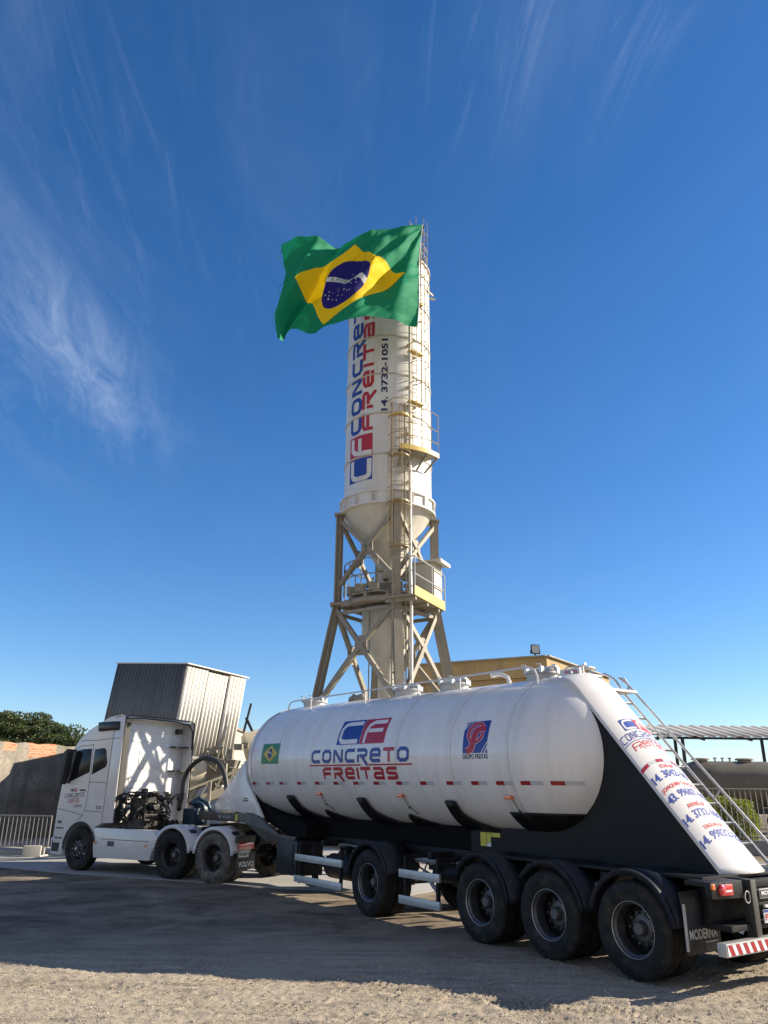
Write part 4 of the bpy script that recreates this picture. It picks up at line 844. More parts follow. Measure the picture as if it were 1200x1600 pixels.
# platform with open channels, vessel below
mb=MB(); mb.lathe([(.3,zm+.22),(1.30,zm+.22),(1.30,zm+.28),(.3,zm+.28)],8,a0=R(10)+PI/8,a1=R(370)+PI/8); 
for a in range(0,360,30): mb.bar(spt(a,zm+.15,.3),spt(a,zm+.15,1.35),.1,.14)
for a in (-70,-45,-20,15,40,70,130,200): q=Vector(spt(a,zm+.42,1.15)); mb.box(q.x-.18,q.x+.18,q.y-.12,q.y+.12,q.z-.14,q.z+.12)
mb.tube([spt(a,zm+.02,1.28) for a in range(-80,101,10)],.09,8); mb.build('platform','tower',SI)
mb=MB(); mb.lathe([(.0,zs(7.35)),(.78,zs(7.35)),(.78,zs(6.35)),(.26,zs(5.45)),(.24,zs(3.6)),(.0,zs(3.6))],40); mb.lathe([(.78,zs(6.9)),(.81,zs(6.9)),(.81,zs(6.95)),(.78,zs(6.95))],40); mb.build('weigh_hopper','cone',SI)
mb=MB(); mb.lathe([(.28,zs(8.2)),(.40,zs(8.15)),(.40,zs(7.9)),(.3,zs(7.8)),(.55,zs(7.7)),(.55,zs(7.4))],24)
for k in range(28):
    a,z=rng.uniform(-80,100),rng.uniform(zs(7.6),zs(8.6)); q=Vector(spt(a,z,rng.uniform(.4,1.0))); s_=rng.uniform(.04,.12,3); mb.box(q.x-s_[0],q.x+s_[0],q.y-s_[1],q.y+s_[1],q.z-s_[2],q.z+s_[2])
for a,z0,z1 in ((-38,3.2,8.3),(33,3.0,8.6),(52,2.5,7.9),(70,4.0,8.1)): q=Vector(spt(a,0,.86)); mb.tube([q+Vector((0,0,z0)),q+Vector((.0,0,z1-.3)),q*.8+Vector((0,0,z1))],.022,6)
mb.tube(spl([spt(20,7.1,.85),spt(26,6.6,1.05),spt(30,6.0,.95),spt(22,5.3,.6)]),.05,8)
mb.build('valve_gear','dustm',SI)
def rail(a0,a1,z,r,h,name='railing',m='galv',post=4):
    mb=MB(); A_=np.linspace(a0,a1,14)
    for zz_ in (h,h*.5): mb.tube([spt(a,z+zz_,r) for a in A_],.02,6)
    for a in np.linspace(a0,a1,post): mb.tube([spt(a,z,r),spt(a,z+h,r)],.02,6)
    return mb.build(name,m,SI)
rail(-82,-12,zm+.28,1.38,1.0,m='tower'); rail(110,260,zm+.28,1.38,1.0,m='tower',post=6)
mb=MB()  # rectangular guard left behind the brace
mb.tube([spt(-85,zm+.3,1.5),spt(-85,zm+1.2,1.5)],.02,6); mb.build('guard_post','tower',SI)
# control cabin on the right with yellow kick plate
CT=Matrix.Translation((1.47,-.75,0))@Matrix.Rotation(R(-26),4,'Z'); zf=7.35
def cmb(): m_=MB(); m_.T=CT; return m_
mb=cmb(); mb.box(-.92,0,0,.65,zf+.03,8.75); cbn=mb.build('control_cabin','cabin',SI,bevel=.01)
mb=cmb(); mb.prism([(-1.0,8.752),(-1.0,8.80),(.26,8.83),(.28,8.70),(.02,8.752)],-.10,.72); mb.build('cabin_roof','cabin',cbn)
mb=cmb(); mb.box(-.7,-.3,-.012,-.002,zf+.15,8.6); mb.build('door','cone',cbn,bevel=.004)
mb=cmb(); mb.box(.045,.07,-1.67,.72,zf-.02,zf+.27); mb.build('kick_plate','yellow',SI)
mb=cmb(); mb.box(-.95,.04,-1.65,.70,zf-.03,zf+.02); 
for y in (-1.5,-.6,.3): mb.box(-.95,.03,y-.04,y+.04,zf-.14,zf-.035)
mb.build('cabin_floor','tower',SI)
mb=cmb()
for h_ in (1.15,.62): mb.tube([(.06,-1.67,zf+h_),(.06,.60,zf+h_),(.06,.70,zf+h_-.08)],.02,6)
for y in (-1.67,-.35,.71): mb.tube([(.06,y,zf+.2),(.06,y,zf+1.12)],.02,6)
mb.tube([(.06,-1.67,zf+1.15),(-.6,-1.67,zf+1.15)],.02,6); mb.build('cabin_railing','galv',SI)
# ladders and cages
def ladder(a,z0,z1,r,name='ladder',m='palegold',w=.42):
    n_=Vector(spt(a,0,1)); t_=Vector((0,0,1)).cross(n_); mb=MB()
    for s_ in (-1,1): q=n_*r+t_*s_*w/2; mb.bar((q.x,q.y,z0),(q.x,q.y,z1),.03,.05,up=n_)
    z=z0+.15
    while z<z1: mb.tube([n_*r-t_*w/2+Vector((0,0,z)),n_*r+t_*w/2+Vector((0,0,z))],.011,5); z+=.30
    z=z0+.5
    while z<z1:
        for s_ in (-1,1): q=n_*r+t_*s_*w/2+Vector((0,0,z)); e=n_*RS+t_*s_*w/2+Vector((0,0,z)); mb.bar(q,e,.03,.04)
        z+=2.4
    return mb.build(name,m,SI)
def cage(a,z0,z1,r,w=.36,m='palegold',step=.75):
    n_=Vector(spt(a,0,1)); t_=Vector((0,0,1)).cross(n_); mb=MB(); c=n_*(r+.22); an=np.linspace(-125,125,15)
    P_=lambda th,z:c+(n_*math.cos(R(th))+t_*math.sin(R(th)))*w+Vector((0,0,z))
    z=z0; k=0
    while z<=z1+.01: mb.tube([P_(th,z) for th in an],.014,5); z+=step
    for th in (-100,-50,0,50,100): mb.tube([P_(th,z0),P_(th,z1)],.010,5)
    return mb.build('safety_cage',m,SI)
ladder(11,.3,zs(9.0),1.85,m='tower'); ladder(11,zs(8.6),zs(13.9),RS+.16); cage(11,zs(9.0),zs(13.9),RS+.16,step=.42 if False else .6)
ladder(35,zs(12.0),21.25,RS+.16); cage(35,zs(13.9),21.3,RS+.06,w=.33)
for z in (14.0,15.9,17.9):
    mb=MB(); mb.lathe([(RS+.05,z),(RS+.26,z),(RS+.26,z+.05),(RS+.05,z+.05)],8,a0=R(35-90-12),a1=R(35-90+9)); mb.build('rest_step','yellow',SI)
mb=MB(); z=zs(12.15)
mb.lathe([(RS+.04,z-.02),(RS+.55,z-.02),(RS+.55,z+.0),(RS+.04,z+.0)],16,a0=R(-80),a1=R(-36)); mb.build('upper_platform','tower',SI)
mb=MB(); mb.lathe([(RS+.55,z-.04),(RS+.58,z-.04),(RS+.58,z+.12),(RS+.55,z+.12)],16,a0=R(-80),a1=R(-36)); mb.build('kick_plate','yellow',SI)
mb=MB()
for a in (12,24,38,52): mb.bar(spt(a,z-.04,RS+.55),spt(a,z-.45,RS+.03),.05)
mb.build('platform_bracket','tower',SI)
mb=MB()
for hh in (.45,.9,1.5): mb.tube([spt(a,z+hh,RS+.56) for a in range(10,55,4)],.016,5)
for a in (10,20,32,43,54): mb.tube([spt(a,z+.1,RS+.56),spt(a,z+1.5,RS+.56)],.014,5)
mb.build('railing','palegold',SI)
for zz_ in (13.3,11.9,10.35,8.9):
    q=Vector(spt(11,zz_,RS+.30)); mb=MB(); mb.lathe([(.16,0),(.33,0),(.33,.06),(.16,.06)],12,o=q,a0=R(-170),a1=R(-10)); mb.build('rest_step','yellow' if zz_>13 else 'palegold',SI)
# dust pipe up the front
mb=MB(); q=spt(25.5,0,RS+.16); mb.tube([(q[0]+.02,q[1]-.15,0),(q[0]+.02,q[1]-.15,zs(7.2)),(q[0],q[1],zs(8.4)),(q[0],q[1],zs(19.6)),(q[0]-.1,q[1]+.5,zs(20.1))],.052,12); mb.build('fill_pipe','silo',SI)
mb=MB()
for z_ in (11.2,12.9,14.6,16.2,17.4):
    z=zs(z_); mb.bar(spt(25.5,z,RS),spt(25.5,z,RS+.2),.14,.05)
mb.build('pipe_clamp','rust',SI)
mb=MB(); mb.bar(spt(62,zs(19.0),RS),spt(80,zs(19.0),RS+.15),.05); mb.tube([spt(86,zs(19.0),RS),spt(88,zs(19.0),RS+.22)],.04,8); mb.build('lug','rust',SI)
# roof rail posts
mb=MB()
for k in range(12): mb.tube([spt(k*30,zT,RS*.97),spt(k*30,zT+.9,RS*.97)],.016,5)
for hh in (.5,.9): mb.tube([spt(k*10,zT+hh,RS*.97) for k in range(36)],.016,5,closed=True)
mb.build('roof_railing','galv',SI)
for k in range(10):
    pass

# ------------------------------------------------------------------ FLAG
cols=[[(1.03,16.15),(1.08,17.05),(1.08,18.06),(1.11,19.03),(1.21,20.01)],[(-0.48,15.99),(-0.35,16.8),(-0.25,17.61),(-0.15,18.53),(-0.1,19.49)],[(-2.08,15.39),(-1.68,16.31),(-1.23,17.33),(-1.11,18.24),(-1.02,19.11)],[(-2.88,15.65),(-2.57,16.44),(-2.26,17.38),(-2.23,18.17),(-2.27,18.94)],[(-3.37,15.13),(-3.45,15.91),(-3.23,17.0),(-3.34,18.08),(-3.53,18.99)]]
CG=np.array(cols)
def cr1(P,t):
    n=len(P)-1; x=min(max(t*n,0),n-1e-6); i=int(x); f=x-i; p1,p2=P[i],P[i+1]; p0=P[i-1] if i>0 else 2*p1-p2; p3=P[i+2] if i+2<=n else 2*p2-p1
    return .5*((2*p1)+(-p0+p2)*f+(2*p0-5*p1+4*p2-p3)*f*f+(-p0+3*p1-3*p2+p3)*f**3)
def n1(x,y,s): return float(vnoise(np.array([x]),np.array([y]),s)[0])-.5
FXU=np.linspace(-.2,1.3,151); _s=np.interp(FXU,[-.2,0,.09,.15,.21,.30,.40,.55,.76,.80,.88,.92,1.3],[.8,.8,.95,-.15,.9,.75,-.5,-.35,-.6,1.9,1.8,-.7,-.6]); FXI=np.cumsum(_s)*.01
def flag_pt(u,v):
    c=np.array([cr1(CG[i],v) for i in range(5)]); q=cr1(c,u); x,z=q
    amp=min(1,u*4+.25)
    us=u+.3*(v-.5)*max(0,min(1,(u-.35)*4))
    d=-3.4*(float(np.interp(us,FXU,FXI))-.16)
    d+=.04*math.sin(6.283*(1.55*u-.45*v+.08))*amp+.07*math.sin(6.283*(3.1*u+.9*v+.2))*amp
    d+=.10*math.sin(6.283*(2.2*(u*.9+v*.75)+.12))*min(1,.5+u)
    # deep fold falling from the upper fly corner
    # folds radiating from the hoist top corner
    an=math.atan2(1-v,u*1.5+.02); rd=math.hypot(u*1.5,1-v); d+=.16*math.sin(an*13+.6)*min(1,rd*2.2)*math.exp(-rd*1.1)
    d+=.22*n1(u*7+v*4,v*4,11)*amp+.10*n1(u*17+v*6,v*11,12)+.028*n1(u*36+v*20,v*24,13)
    x+=.03*n1(v*9,u*30,14)*(1 if u>.97 else 0)
    return np.array([x,21.3+d-.1*u,z])
NU,NV=170,120
mb=MB(); 
pts=[tuple(flag_pt(i/NU,j/NV)) for i in range(NU+1) for j in range(NV+1)]
fs=[(i*(NV+1)+j,(i+1)*(NV+1)+j,(i+1)*(NV+1)+j+1,i*(NV+1)+j+1) for i in range(NU) for j in range(NV)]
me=bpy.data.meshes.new('flag'); me.from_pydata(pts,[],fs); me.polygons.foreach_set('use_smooth',[True]*len(fs))
uvl=me.uv_layers.new(name='cloth'); li=np.zeros(len(me.loops),int); me.loops.foreach_get('vertex_index',li)
uv=np.stack([li//(NV+1)/NU,li%(NV+1)/NV],-1); uvl.data.foreach_set('uv',uv.ravel().astype(float))
m=bpy.data.materials.new('flag_cloth'); m.use_nodes=True; t=m.node_tree; b=t.nodes['Principled BSDF']; b.inputs['Roughness'].default_value=.72; b.inputs['Specular IOR Level'].default_value=.25
un=t.nodes.new('ShaderNodeUVMap'); un.uv_map='cloth'; s2=t.nodes.new('ShaderNodeSeparateXYZ'); t.links.new(un.outputs[0],s2.inputs[0]); mm=lambda op,a,b_=None,c=None:math_node(t,op,a,b_,c)
X_=mm('MULTIPLY',mm('SUBTRACT',s2.outputs[0],.5),1.43); Y_=mm('SUBTRACT',s2.outputs[1],.5)
dia=mm('LESS_THAN',mm('ADD',mm('DIVIDE',mm('ABSOLUTE',X_),.592),mm('DIVIDE',mm('ABSOLUTE',Y_),.415)),1.0)
rad_=mm('SQRT',mm('ADD',mm('MULTIPLY',X_,X_),mm('MULTIPLY',Y_,Y_))); disc=mm('LESS_THAN',rad_,.262)
X2=mm('ADD',X_,-.14); Y2=mm('ADD',Y_,.5); r2=mm('SQRT',mm('ADD',mm('MULTIPLY',X2,X2),mm('MULTIPLY',Y2,Y2)))
band=mm('MULTIPLY',disc,mm('MULTIPLY',mm('GREATER_THAN',r2,.535),mm('LESS_THAN',r2,.580)))
c_=mixc(t,dia,(.004,.225,.105),(.85,.57,.006)); c_=mixc(t,disc,c_,(.015,.012,.16)); c_=mixc(t,band,c_,(.62,.65,.66))
t.links.new(c_,b.inputs['Base Color']); tr=t.nodes.new('ShaderNodeBsdfTranslucent'); t.links.new(c_,tr.inputs[0]); mx=t.nodes.new('ShaderNodeMixShader'); mx.inputs[0].default_value=.18
t.links.new(b.outputs[0],mx.inputs[1]); t.links.new(tr.outputs[0],mx.inputs[2]); t.links.new(mx.outputs[0],t.nodes['Material Output'].inputs[0])
me.materials.append(m); FL=bpy.data.objects.new('national_flag',me); COL.objects.link(FL); tag(FL,'large green, yellow and blue Brazilian flag flying beside the silo top','flag')
def flagmap(u,v,off):   # art coordinates in cloth units (X_,Y_), u grows to the right in the picture = towards the hoist
    a=.5-u/1.43; c=v+.5; e=.004; q=flag_pt(a,c); du=flag_pt(a+e,c)-q; dv_=flag_pt(a,c+e)-q; n_=np.cross(dv_,du); n_/=np.linalg.norm(n_)
    if n_[1]>0: n_=-n_
    return tuple(q+n_*(.02+off))
sh=[]
txt='ORDEM E PROGRESSO'
for i,chh in enumerate(txt):
    if chh==' ': continue
    a0=R(111-i*2.62)+.0; vs,fs_,_,_=type_word(chh,-.0095,.0095,-.014,.014,0,.02)
    # band centre is at (-.14 in picture-right units), radius .5575
    rot=a0-PI/2; cx,cy=-.14+.5575*math.cos(a0)+.0,-.5+.5575*math.sin(a0)
    sh.append(([(cx+a*math.cos(rot)-b_*math.sin(rot),cy+a*math.sin(rot)+b_*math.cos(rot)) for a,b_ in vs],fs_,0,0))
sh=[s_ for s_ in sh if all(math.hypot(a,b_)<.245 for a,b_ in s_[0])]
art('band_lettering',sh,['fgreen'],flagmap,FL,0,0)
stars=[(-.17,-.08),(-.14,-.13),(-.11,-.10),(-.12,-.16),(-.08,-.05),(-.05,-.09),(-.03,-.03),(-.06,-.17),(-.02,-.14),(.02,-.10),(.0,-.19),(.05,-.05),(.07,-.13),(.09,-.08),(.11,-.15),(.13,-.06),(.04,-.16),(.15,-.10),(-.19,-.12),(.03,.10),(.17,-.03)]
sh=[]
for i,(a,b_) in enumerate(stars):
    r_=.008 if i%3 else .011; sh.append(polyshape([(a+(r_ if k%2==0 else r_*.42)*math.cos(PI/2+k*PI/5),b_+(r_ if k%2==0 else r_*.42)*math.sin(PI/2+k*PI/5)) for k in range(10)],0,0))
art('stars',sh,['whiteink'],flagmap,FL,0,0)
mb=MB(); hp=[tuple(flag_pt(0,v)) for v in np.linspace(0,1,14)]; mb.tube(hp,.018,6); mb.tube([hp[0],(1.0,21.5,15.6),(1.02,22.3,15.0)],.008,5); mb.build('hoist_rope','whiteink',FL)
mb=MB()
for v0,v1 in ((.93,.72),(.52,.40),(.28,.06)):
    a,b_=flag_pt(1,v0),flag_pt(1,v1); mb.tube([a,(a+b_)/2+np.array([-.14,0,0]),b_],.008,5)
mb.build('loose_thread','fgreen',FL)
# flag arm at the top of the cage
mb=MB(); mb.tube([(1.2,21.35,20.02),(1.22,21.8,20.1),(1.12,22.3,20.05)],.025,8); mb.obox((1.22,21.32,20.05),(.05,0,0),(0,.05,0),(0,0,.03))
fa=mb.build('flag_bracket','darksteel'); tag(fa,'dark steel bracket at the cage top that holds the flag corner','bracket')

# ------------------------------------------------------------------ BACKGROUND LEFT
# tilted corrugated enclosure
def corr(mb,P0,dU,L_,dV,hgt,nrm,pitch=.20,amp=.035,slant=0):
    P0,dU,dV,nrm=map(Vector,(P0,dU,dV,nrm)); n=int(L_/pitch); prof=[]
    for i in range(n):
        x=i*pitch; prof+=[(x,0),(x+pitch*.35,0),(x+pitch*.5,amp),(x+pitch*.85,amp)]
    prof.append((min(L_,n*pitch),0)); top=[P0+dU*x+nrm*y+dV*hgt for x,y in prof]; bot=[P0+dU*x+nrm*y+dV*(slant*x) for x,y in prof]; m_=len(prof)
    mb.add(bot+top,[(i,i+1,m_+i+1,m_+i) for i in range(m_-1)])
SH=thing('clad_hopper_house','tilted box clad in corrugated metal sheets behind the truck cab','building',(-6.79,27,0),0)
tilt=Matrix.Rotation(R(6.5),3,Vector((0.0,1,0)))
dR=tilt@Vector((.67,.74,0)); dL=tilt@Vector((-.79,.61,0)); dZ=tilt@Vector((0,0,1)); top=Vector((0,0,6.04))
nR=tilt@Vector((.74,-.67,0)); nL=tilt@Vector((-.61,-.79,0))
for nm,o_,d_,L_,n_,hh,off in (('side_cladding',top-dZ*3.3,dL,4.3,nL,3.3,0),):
    mb=MB(); corr(mb,o_,d_,L_,dZ,hh,n_); mb.build(nm,'shaded_sheet',SH,smooth=20,solid=.004)
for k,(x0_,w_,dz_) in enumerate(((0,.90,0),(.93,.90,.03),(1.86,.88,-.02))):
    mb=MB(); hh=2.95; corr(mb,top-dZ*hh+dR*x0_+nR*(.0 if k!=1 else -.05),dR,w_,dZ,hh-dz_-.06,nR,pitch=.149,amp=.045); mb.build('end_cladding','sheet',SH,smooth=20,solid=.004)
mb=MB(); q=[top+dL*4.35,top-dL*.06+dR*-.03,top+dR*2.76,top+dR*2.76+dL*4.35]; mb.add([x+dZ*.02 for x in q]+[x+dZ*.06 for x in q],[(0,1,2,3),(4,5,6,7),(0,1,5,4),(1,2,6,5),(2,3,7,6),(3,0,4,7)]); mb.build('roof','sheet',SH)
mb=MB(); B=[top-dZ*3.2+dL*a+dR*b_ for a,b_ in ((.1,.08),(4.1,.08),(4.1,2.6),(.1,2.6))]
for q in B: mb.bar(q+dZ*3.1,q,.08); mb.bar(q,(q.x,q.y,0),.14)
for i in range(4): mb.bar(B[i],B[(i+1)%4],.12)
mb.add([B[0]+dZ*.4,B[3]+dZ*.4,B[3]+dZ*3.1,B[0]+dZ*3.1],[(0,1,2,3)]); mb.add([B[2]+dZ*.4,B[3]+dZ*.4,B[3]+dZ*3.1,B[2]+dZ*3.1],[(0,1,2,3)]); mb.add([B[2]+dZ*.4,B[1]+dZ*.4,B[1]+dZ*3.1,B[2]+dZ*3.1],[(0,1,2,3)]); mb.build('steel_frame','dustm',SH)
# batching plant machinery under it
BP=thing('batching_plant','dusty inclined conveyor and drum machinery below the corrugated house','machine',(-5,26,0),0)
def rel(x,y,z): return (x+5,y-26,z)
mb=MB()
for dy in (0,.55):
    mb.bar(rel(-7.2,25+dy,1.05),rel(-3.9,26.6+dy,2.35),.08,.26); mb.bar(rel(-7.2,25+dy,1.45),rel(-3.9,26.6+dy,2.85),.05,.08)
    for k in range(9):
        f=k/9; a=Vector(rel(-7.2,25+dy,1.05)).lerp(Vector(rel(-3.9,26.6+dy,2.35)),f); b_=Vector(rel(-7.2,25+dy,1.45)).lerp(Vector(rel(-3.9,26.6+dy,2.85)),f+.08); mb.bar(a,b_,.04)
mb.build('conveyor_frame','tower',BP)
mb=MB(); mb.add([rel(-7.2,25.02,1.5),rel(-3.9,26.62,2.9),rel(-3.9,27.1,2.9),rel(-7.2,25.5,1.5)],[(0,1,2,3)]); mb.build('belt','hose',BP,solid=.02)
mb=MB()
for x in (-6.6,-5.4,-4.4): mb.bar(rel(x,25.6,0),rel(x,25.7,1.7+(x+6.6)*.4),.10)
mb.bar(rel(-6.6,25.6,.2),rel(-5.4,25.65,1.8),.06); mb.build('support_leg','dustm',BP)
mb=MB(); mb.lathe([(0,0),(.42,.02),(.5,.12),(.52,.9),(.42,1.1),(0,1.12)],28,o=rel(-4.85,28.2,3.3),ax=(.8,.2,.25)); mb.build('drum','cream',BP)
mb=MB(); mb.prism([(-6.2+5,2.1),(-5.2+5,2.1),(-4.9+5,2.9),(-6.4+5,2.9)],1.2,2.2); mb.build('feed_hopper','dustm',BP)
mb=MB()
for z in (2.55,2.3): mb.lathe([(0,0),(.2,0),(.28,.06),(.28,.5),(.2,.58),(0,.58)],16,o=rel(-6.3,26.4,z),ax=(1,.35,.05))
mb.build('screw_casing','cream',BP)
for k in range(60):
    mb=MB(); x,y,z=rng.uniform(-6.0,-3.7),rng.uniform(26.5,28),rng.uniform(1.9,3.4)
    if k%2: mb.tube([rel(x,y,z),rel(x+rng.uniform(-.3,.3),y,z+rng.uniform(-.3,.3)),rel(x+rng.uniform(-.5,.5),y,z+rng.uniform(-.5,.2))],rng.uniform(.015,.05),6)
    else: s_=rng.uniform(.04,.16,3); q=rel(x,y,z); mb.box(q[0]-s_[0],q[0]+s_[0],q[1]-s_[1],q[1]+s_[1],q[2]-s_[2],q[2]+s_[2])
    mb.build('drive_gear' if k%2 else 'gear_box','dustm',BP)
mb=MB(); mb.bar(rel(-4.9,28.6,4.4),rel(-4.3,28.6,3.3),.09); mb.bar(rel(-4.95,28.6,3.9),rel(-4.75,28.6,4.9),.07); mb.build('jib','darksteel',BP)
# left boundary wall with exposed bricks near its top
wd=Vector((.41,.912,0)).normalized(); wn=Vector((wd.y,-wd.x,0))
m=bpy.data.materials.new('rendered_wall'); m.use_nodes=True; t=m.node_tree; b=t.nodes['Principled BSDF']; b.inputs['Roughness'].default_value=.9
g=t.nodes.new('ShaderNodeTexCoord'); s3=t.nodes.new('ShaderNodeSeparateXYZ'); t.links.new(g.outputs['Object'],s3.inputs[0])
cb_=t.nodes.new('ShaderNodeCombineXYZ'); t.links.new(s3.outputs[0],cb_.inputs[0]); t.links.new(s3.outputs[2],cb_.inputs[1])
br=t.nodes.new('ShaderNodeTexBrick'); t.links.new(cb_.outputs[0],br.inputs['Vector']); br.inputs['Scale'].default_value=1; br.inputs['Brick Width'].default_value=.30; br.inputs['Row Height'].default_value=.10; br.inputs['Mortar Size'].default_value=.012
br.inputs['Color1'].default_value=(.45,.16,.07,1); br.inputs['Color2'].default_value=(.55,.26,.13,1); br.inputs['Mortar'].default_value=(.40,.35,.28,1)
def tn2(sc,vec,det=6):
    n_=t.nodes.new('ShaderNodeTexNoise'); n_.inputs['Scale'].default_value=sc; n_.inputs['Detail'].default_value=det; t.links.new(vec,n_.inputs['Vector']); return n_.outputs[0]
plc=mixc(t,mr(tn2(1.2,g.outputs['Object']),.35,.65),(.20,.18,.148),(.36,.32,.26)); plc=mixc(t,mr(tn2(6,g.outputs['Object']),.45,.7,0,.6),plc,(.15,.13,.105))
mpw=t.nodes.new('ShaderNodeMapping'); mpw.inputs['Scale'].default_value=(1,1,.12); t.links.new(g.outputs['Object'],mpw.inputs[0]); plc=mixc(t,mr(tn2(2.5,mpw.outputs[0]),.5,.72,0,.55),plc,(.12,.105,.09))
bx=mixc(t,1.0,(0,0,0),(0,0,0))
# brick windows where the render has come off: three patches along the top
pm=None
for (x0_,x1_,z0_) in ((.0,.62,3.33),(1.25,2.7,3.12),(4.3,8.0,3.33)):
    n_=tn2(5,g.outputs['Object'],3); xx=math_node(t,'ADD',s3.outputs[0],math_node(t,'MULTIPLY',math_node(t,'SUBTRACT',n_,.5),.25))
    q=math_node(t,'MULTIPLY',math_node(t,'GREATER_THAN',xx,x0_),math_node(t,'LESS_THAN',xx,x1_)); q=math_node(t,'MULTIPLY',q,math_node(t,'GREATER_THAN',math_node(t,'ADD',s3.outputs[2],math_node(t,'MULTIPLY',math_node(t,'SUBTRACT',n_,.5),.15)),z0_))
    pm=q if pm is None else math_node(t,'MAXIMUM',pm,q)
t.links.new(mixc(t,pm,plc,br.outputs['Color']),b.inputs['Base Color'])
bpn=t.nodes.new('ShaderNodeBump'); bpn.inputs['Strength'].default_value=.5; bpn.inputs['Distance'].default_value=.03; t.links.new(tn2(12,g.outputs['Object']),bpn.inputs['Height']); t.links.new(bpn.outputs[0],b.inputs['Normal'])
mb=MB(); n=60; tops=[3.66+.025*math.sin(i*1.7)+rng.uniform(-.03,.03) for i in range(n+1)]
L0,L1=-6,16
vs=[]
for i in range(n+1):
    x=L0+(L1-L0)*i/n; vs+=[(x,0,-.1),(x,0,tops[i]),(x,.22,tops[i]),(x,.22,-.1)]
mb.add(vs,[(i*4+k,i*4+(k+1)%4,i*4+4+(k+1)%4,i*4+4+k) for i in range(n) for k in range(4)]+[(0,1,2,3),(n*4,n*4+3,n*4+2,n*4+1)])
WL=mb.build('boundary_wall',m,smooth=20); WL.location=(-15.0,31.9,0); WL.rotation_euler=(0,0,math.atan2(wd.y,wd.x)); tag(WL,'old rendered wall with patches of bare brick along its top, left of the truck','wall')
# lower concrete wall in front of it
# crowd barrier
BA=thing('crowd_barrier','pale metal crowd barrier standing left of the truck','barrier',(-10.1,25.4,0),PI+R(-7))
mb=MB(); mb.tube([(0,0,.25),(0,0,1.12)],.02,8); mb.tube([(0,0,1.14),(2.45,0,1.14)],.022,8); mb.tube([(2.45,0,1.12),(2.45,0,.25)],.02,8); mb.tube([(0,0,.28),(2.45,0,.28)],.02,8); mb.build('frame','darkfence',BA)
for k in range(17):
    x=.14*(k+1); mb=MB(); mb.tube([(x,0,.28),(x,0,1.13)],.010,6); mb.build('bar','darkfence',BA)
for x in (.1,2.35): mb=MB(); mb.bar((x,-.3,.03),(x,.3,.03),.04); mb.bar((x,0,.03),(x,0,.28),.04); mb.build('foot','fence',BA)
BA2=thing('crowd_barrier','pale metal crowd barrier at the left picture edge beyond the first','barrier',(-12.62,25.7,0),PI+R(-7),)
for ch in list(BA.children): c=ch.copy(); COL.objects.link(c); c.parent=BA2
BA['group']=BA2['group']='crowd barriers'
mb=MB(); mb.box(-.25,.25,-.15,.15,0,.32); o=mb.build('concrete_block','kerbm',bevel=.02); o.location=(-10.45,25.15,0); o.rotation_euler=(0,0,.3); tag(o,'small pale concrete block under the crowd barrier','block')
KB=MB(); KB.bar((-25,25.6,.05),(-9.5,25.9,.05),.15,.14); o=KB.build('kerb','kerbm',bevel=.01); tag(o,'low kerb line along the yard edge','kerb',kind='structure')

# ------------------------------------------------------------------ BACKGROUND RIGHT
def wall_quad(mb,a,b_,z0,z1,th): 
    a,b_=Vector((*a,0)),Vector((*b_,0)); d=(b_-a).normalized(); n_=Vector((-d.y,d.x,0)); mb.add([a+Vector((0,0,z0)),b_+Vector((0,0,z0)),b_+Vector((0,0,z1)),a+Vector((0,0,z1)),a+n_*th+Vector((0,0,z0)),b_+n_*th+Vector((0,0,z0)),b_+n_*th+Vector((0,0,z1)),a+n_*th+Vector((0,0,z1))],[(0,1,2,3),(7,6,5,4),(0,4,5,1),(1,5,6,2),(2,6,7,3),(3,7,4,0)])
YB=thing('ochre_building','flat roofed ochre building behind the tank trailer and silo legs','building',(6.31,30,0),0)
C0=Vector((0,0,0)); dl=Vector((-.88,.475,0)); dr=Vector((.57,.822,0)); LL,LR=5.75,6.9
q=[C0,dl*LL,dl*LL+dr*LR,dr*LR]
mb=MB(); mb.prism([(v.x,v.y) for v in q],0,6.15,plane='xy'); mb.build('wall','ochre',YB,smooth=0)
mb=MB(); e=[C0-dl*.12-dr*.12,dl*(LL+.12)-dr*.12,dl*(LL+.12)+dr*(LR+.12),dr*(LR+.12)-dl*.12]; i_=[dl*.1+dr*.1,dl*(LL-.1)+dr*.1,dl*(LL-.1)+dr*(LR-.1),dl*.1+dr*(LR-.1)]
vs=[Vector((v.x,v.y,6.16)) for v in e]+[Vector((v.x,v.y,6.93)) for v in e]+[Vector((v.x,v.y,6.93)) for v in i_]+[Vector((v.x,v.y,6.16)) for v in i_]
mb.add(vs,[(a*4+k,a*4+(k+1)%4,((a+1)%4)*4+(k+1)%4,((a+1)%4)*4+k) for a in range(4) for k in range(4)]); pa=mb.build('parapet','ochre',YB,smooth=0)
mb=MB(); 
for a,b_ in ((e[0],e[1]),(e[0],e[3])): mb.bar(Vector((a.x,a.y,6.94)),Vector((b_.x,b_.y,6.94)),.26,.05)
mb.build('coping','kerbm',pa)
for k in (1.0,3.2):
    c=dl*k-dr*.012; mb=MB(); mb.obox(Vector((c.x,c.y,4.0)),dl*.55,dr*.02,(0,0,.6)); w_=mb.build('window','glass',YB); mb=MB()
    for s_ in (-1,0,1): mb.obox(Vector((c.x,c.y,4.0))+dl*.55*s_-dr*.02,dl*.03,dr*.03,(0,0,.62))
    mb.build('frame','darksteel',w_)
FLD=thing('floodlight','square floodlight on a short stand at the corner of the ochre building roof','floodlight',(5.95,29.95,6.97),R(8))
mb=MB(); mb.box(-.17,.17,-.03,.05,.06,.42); mb.build('housing','darksteel',FLD,bevel=.01)
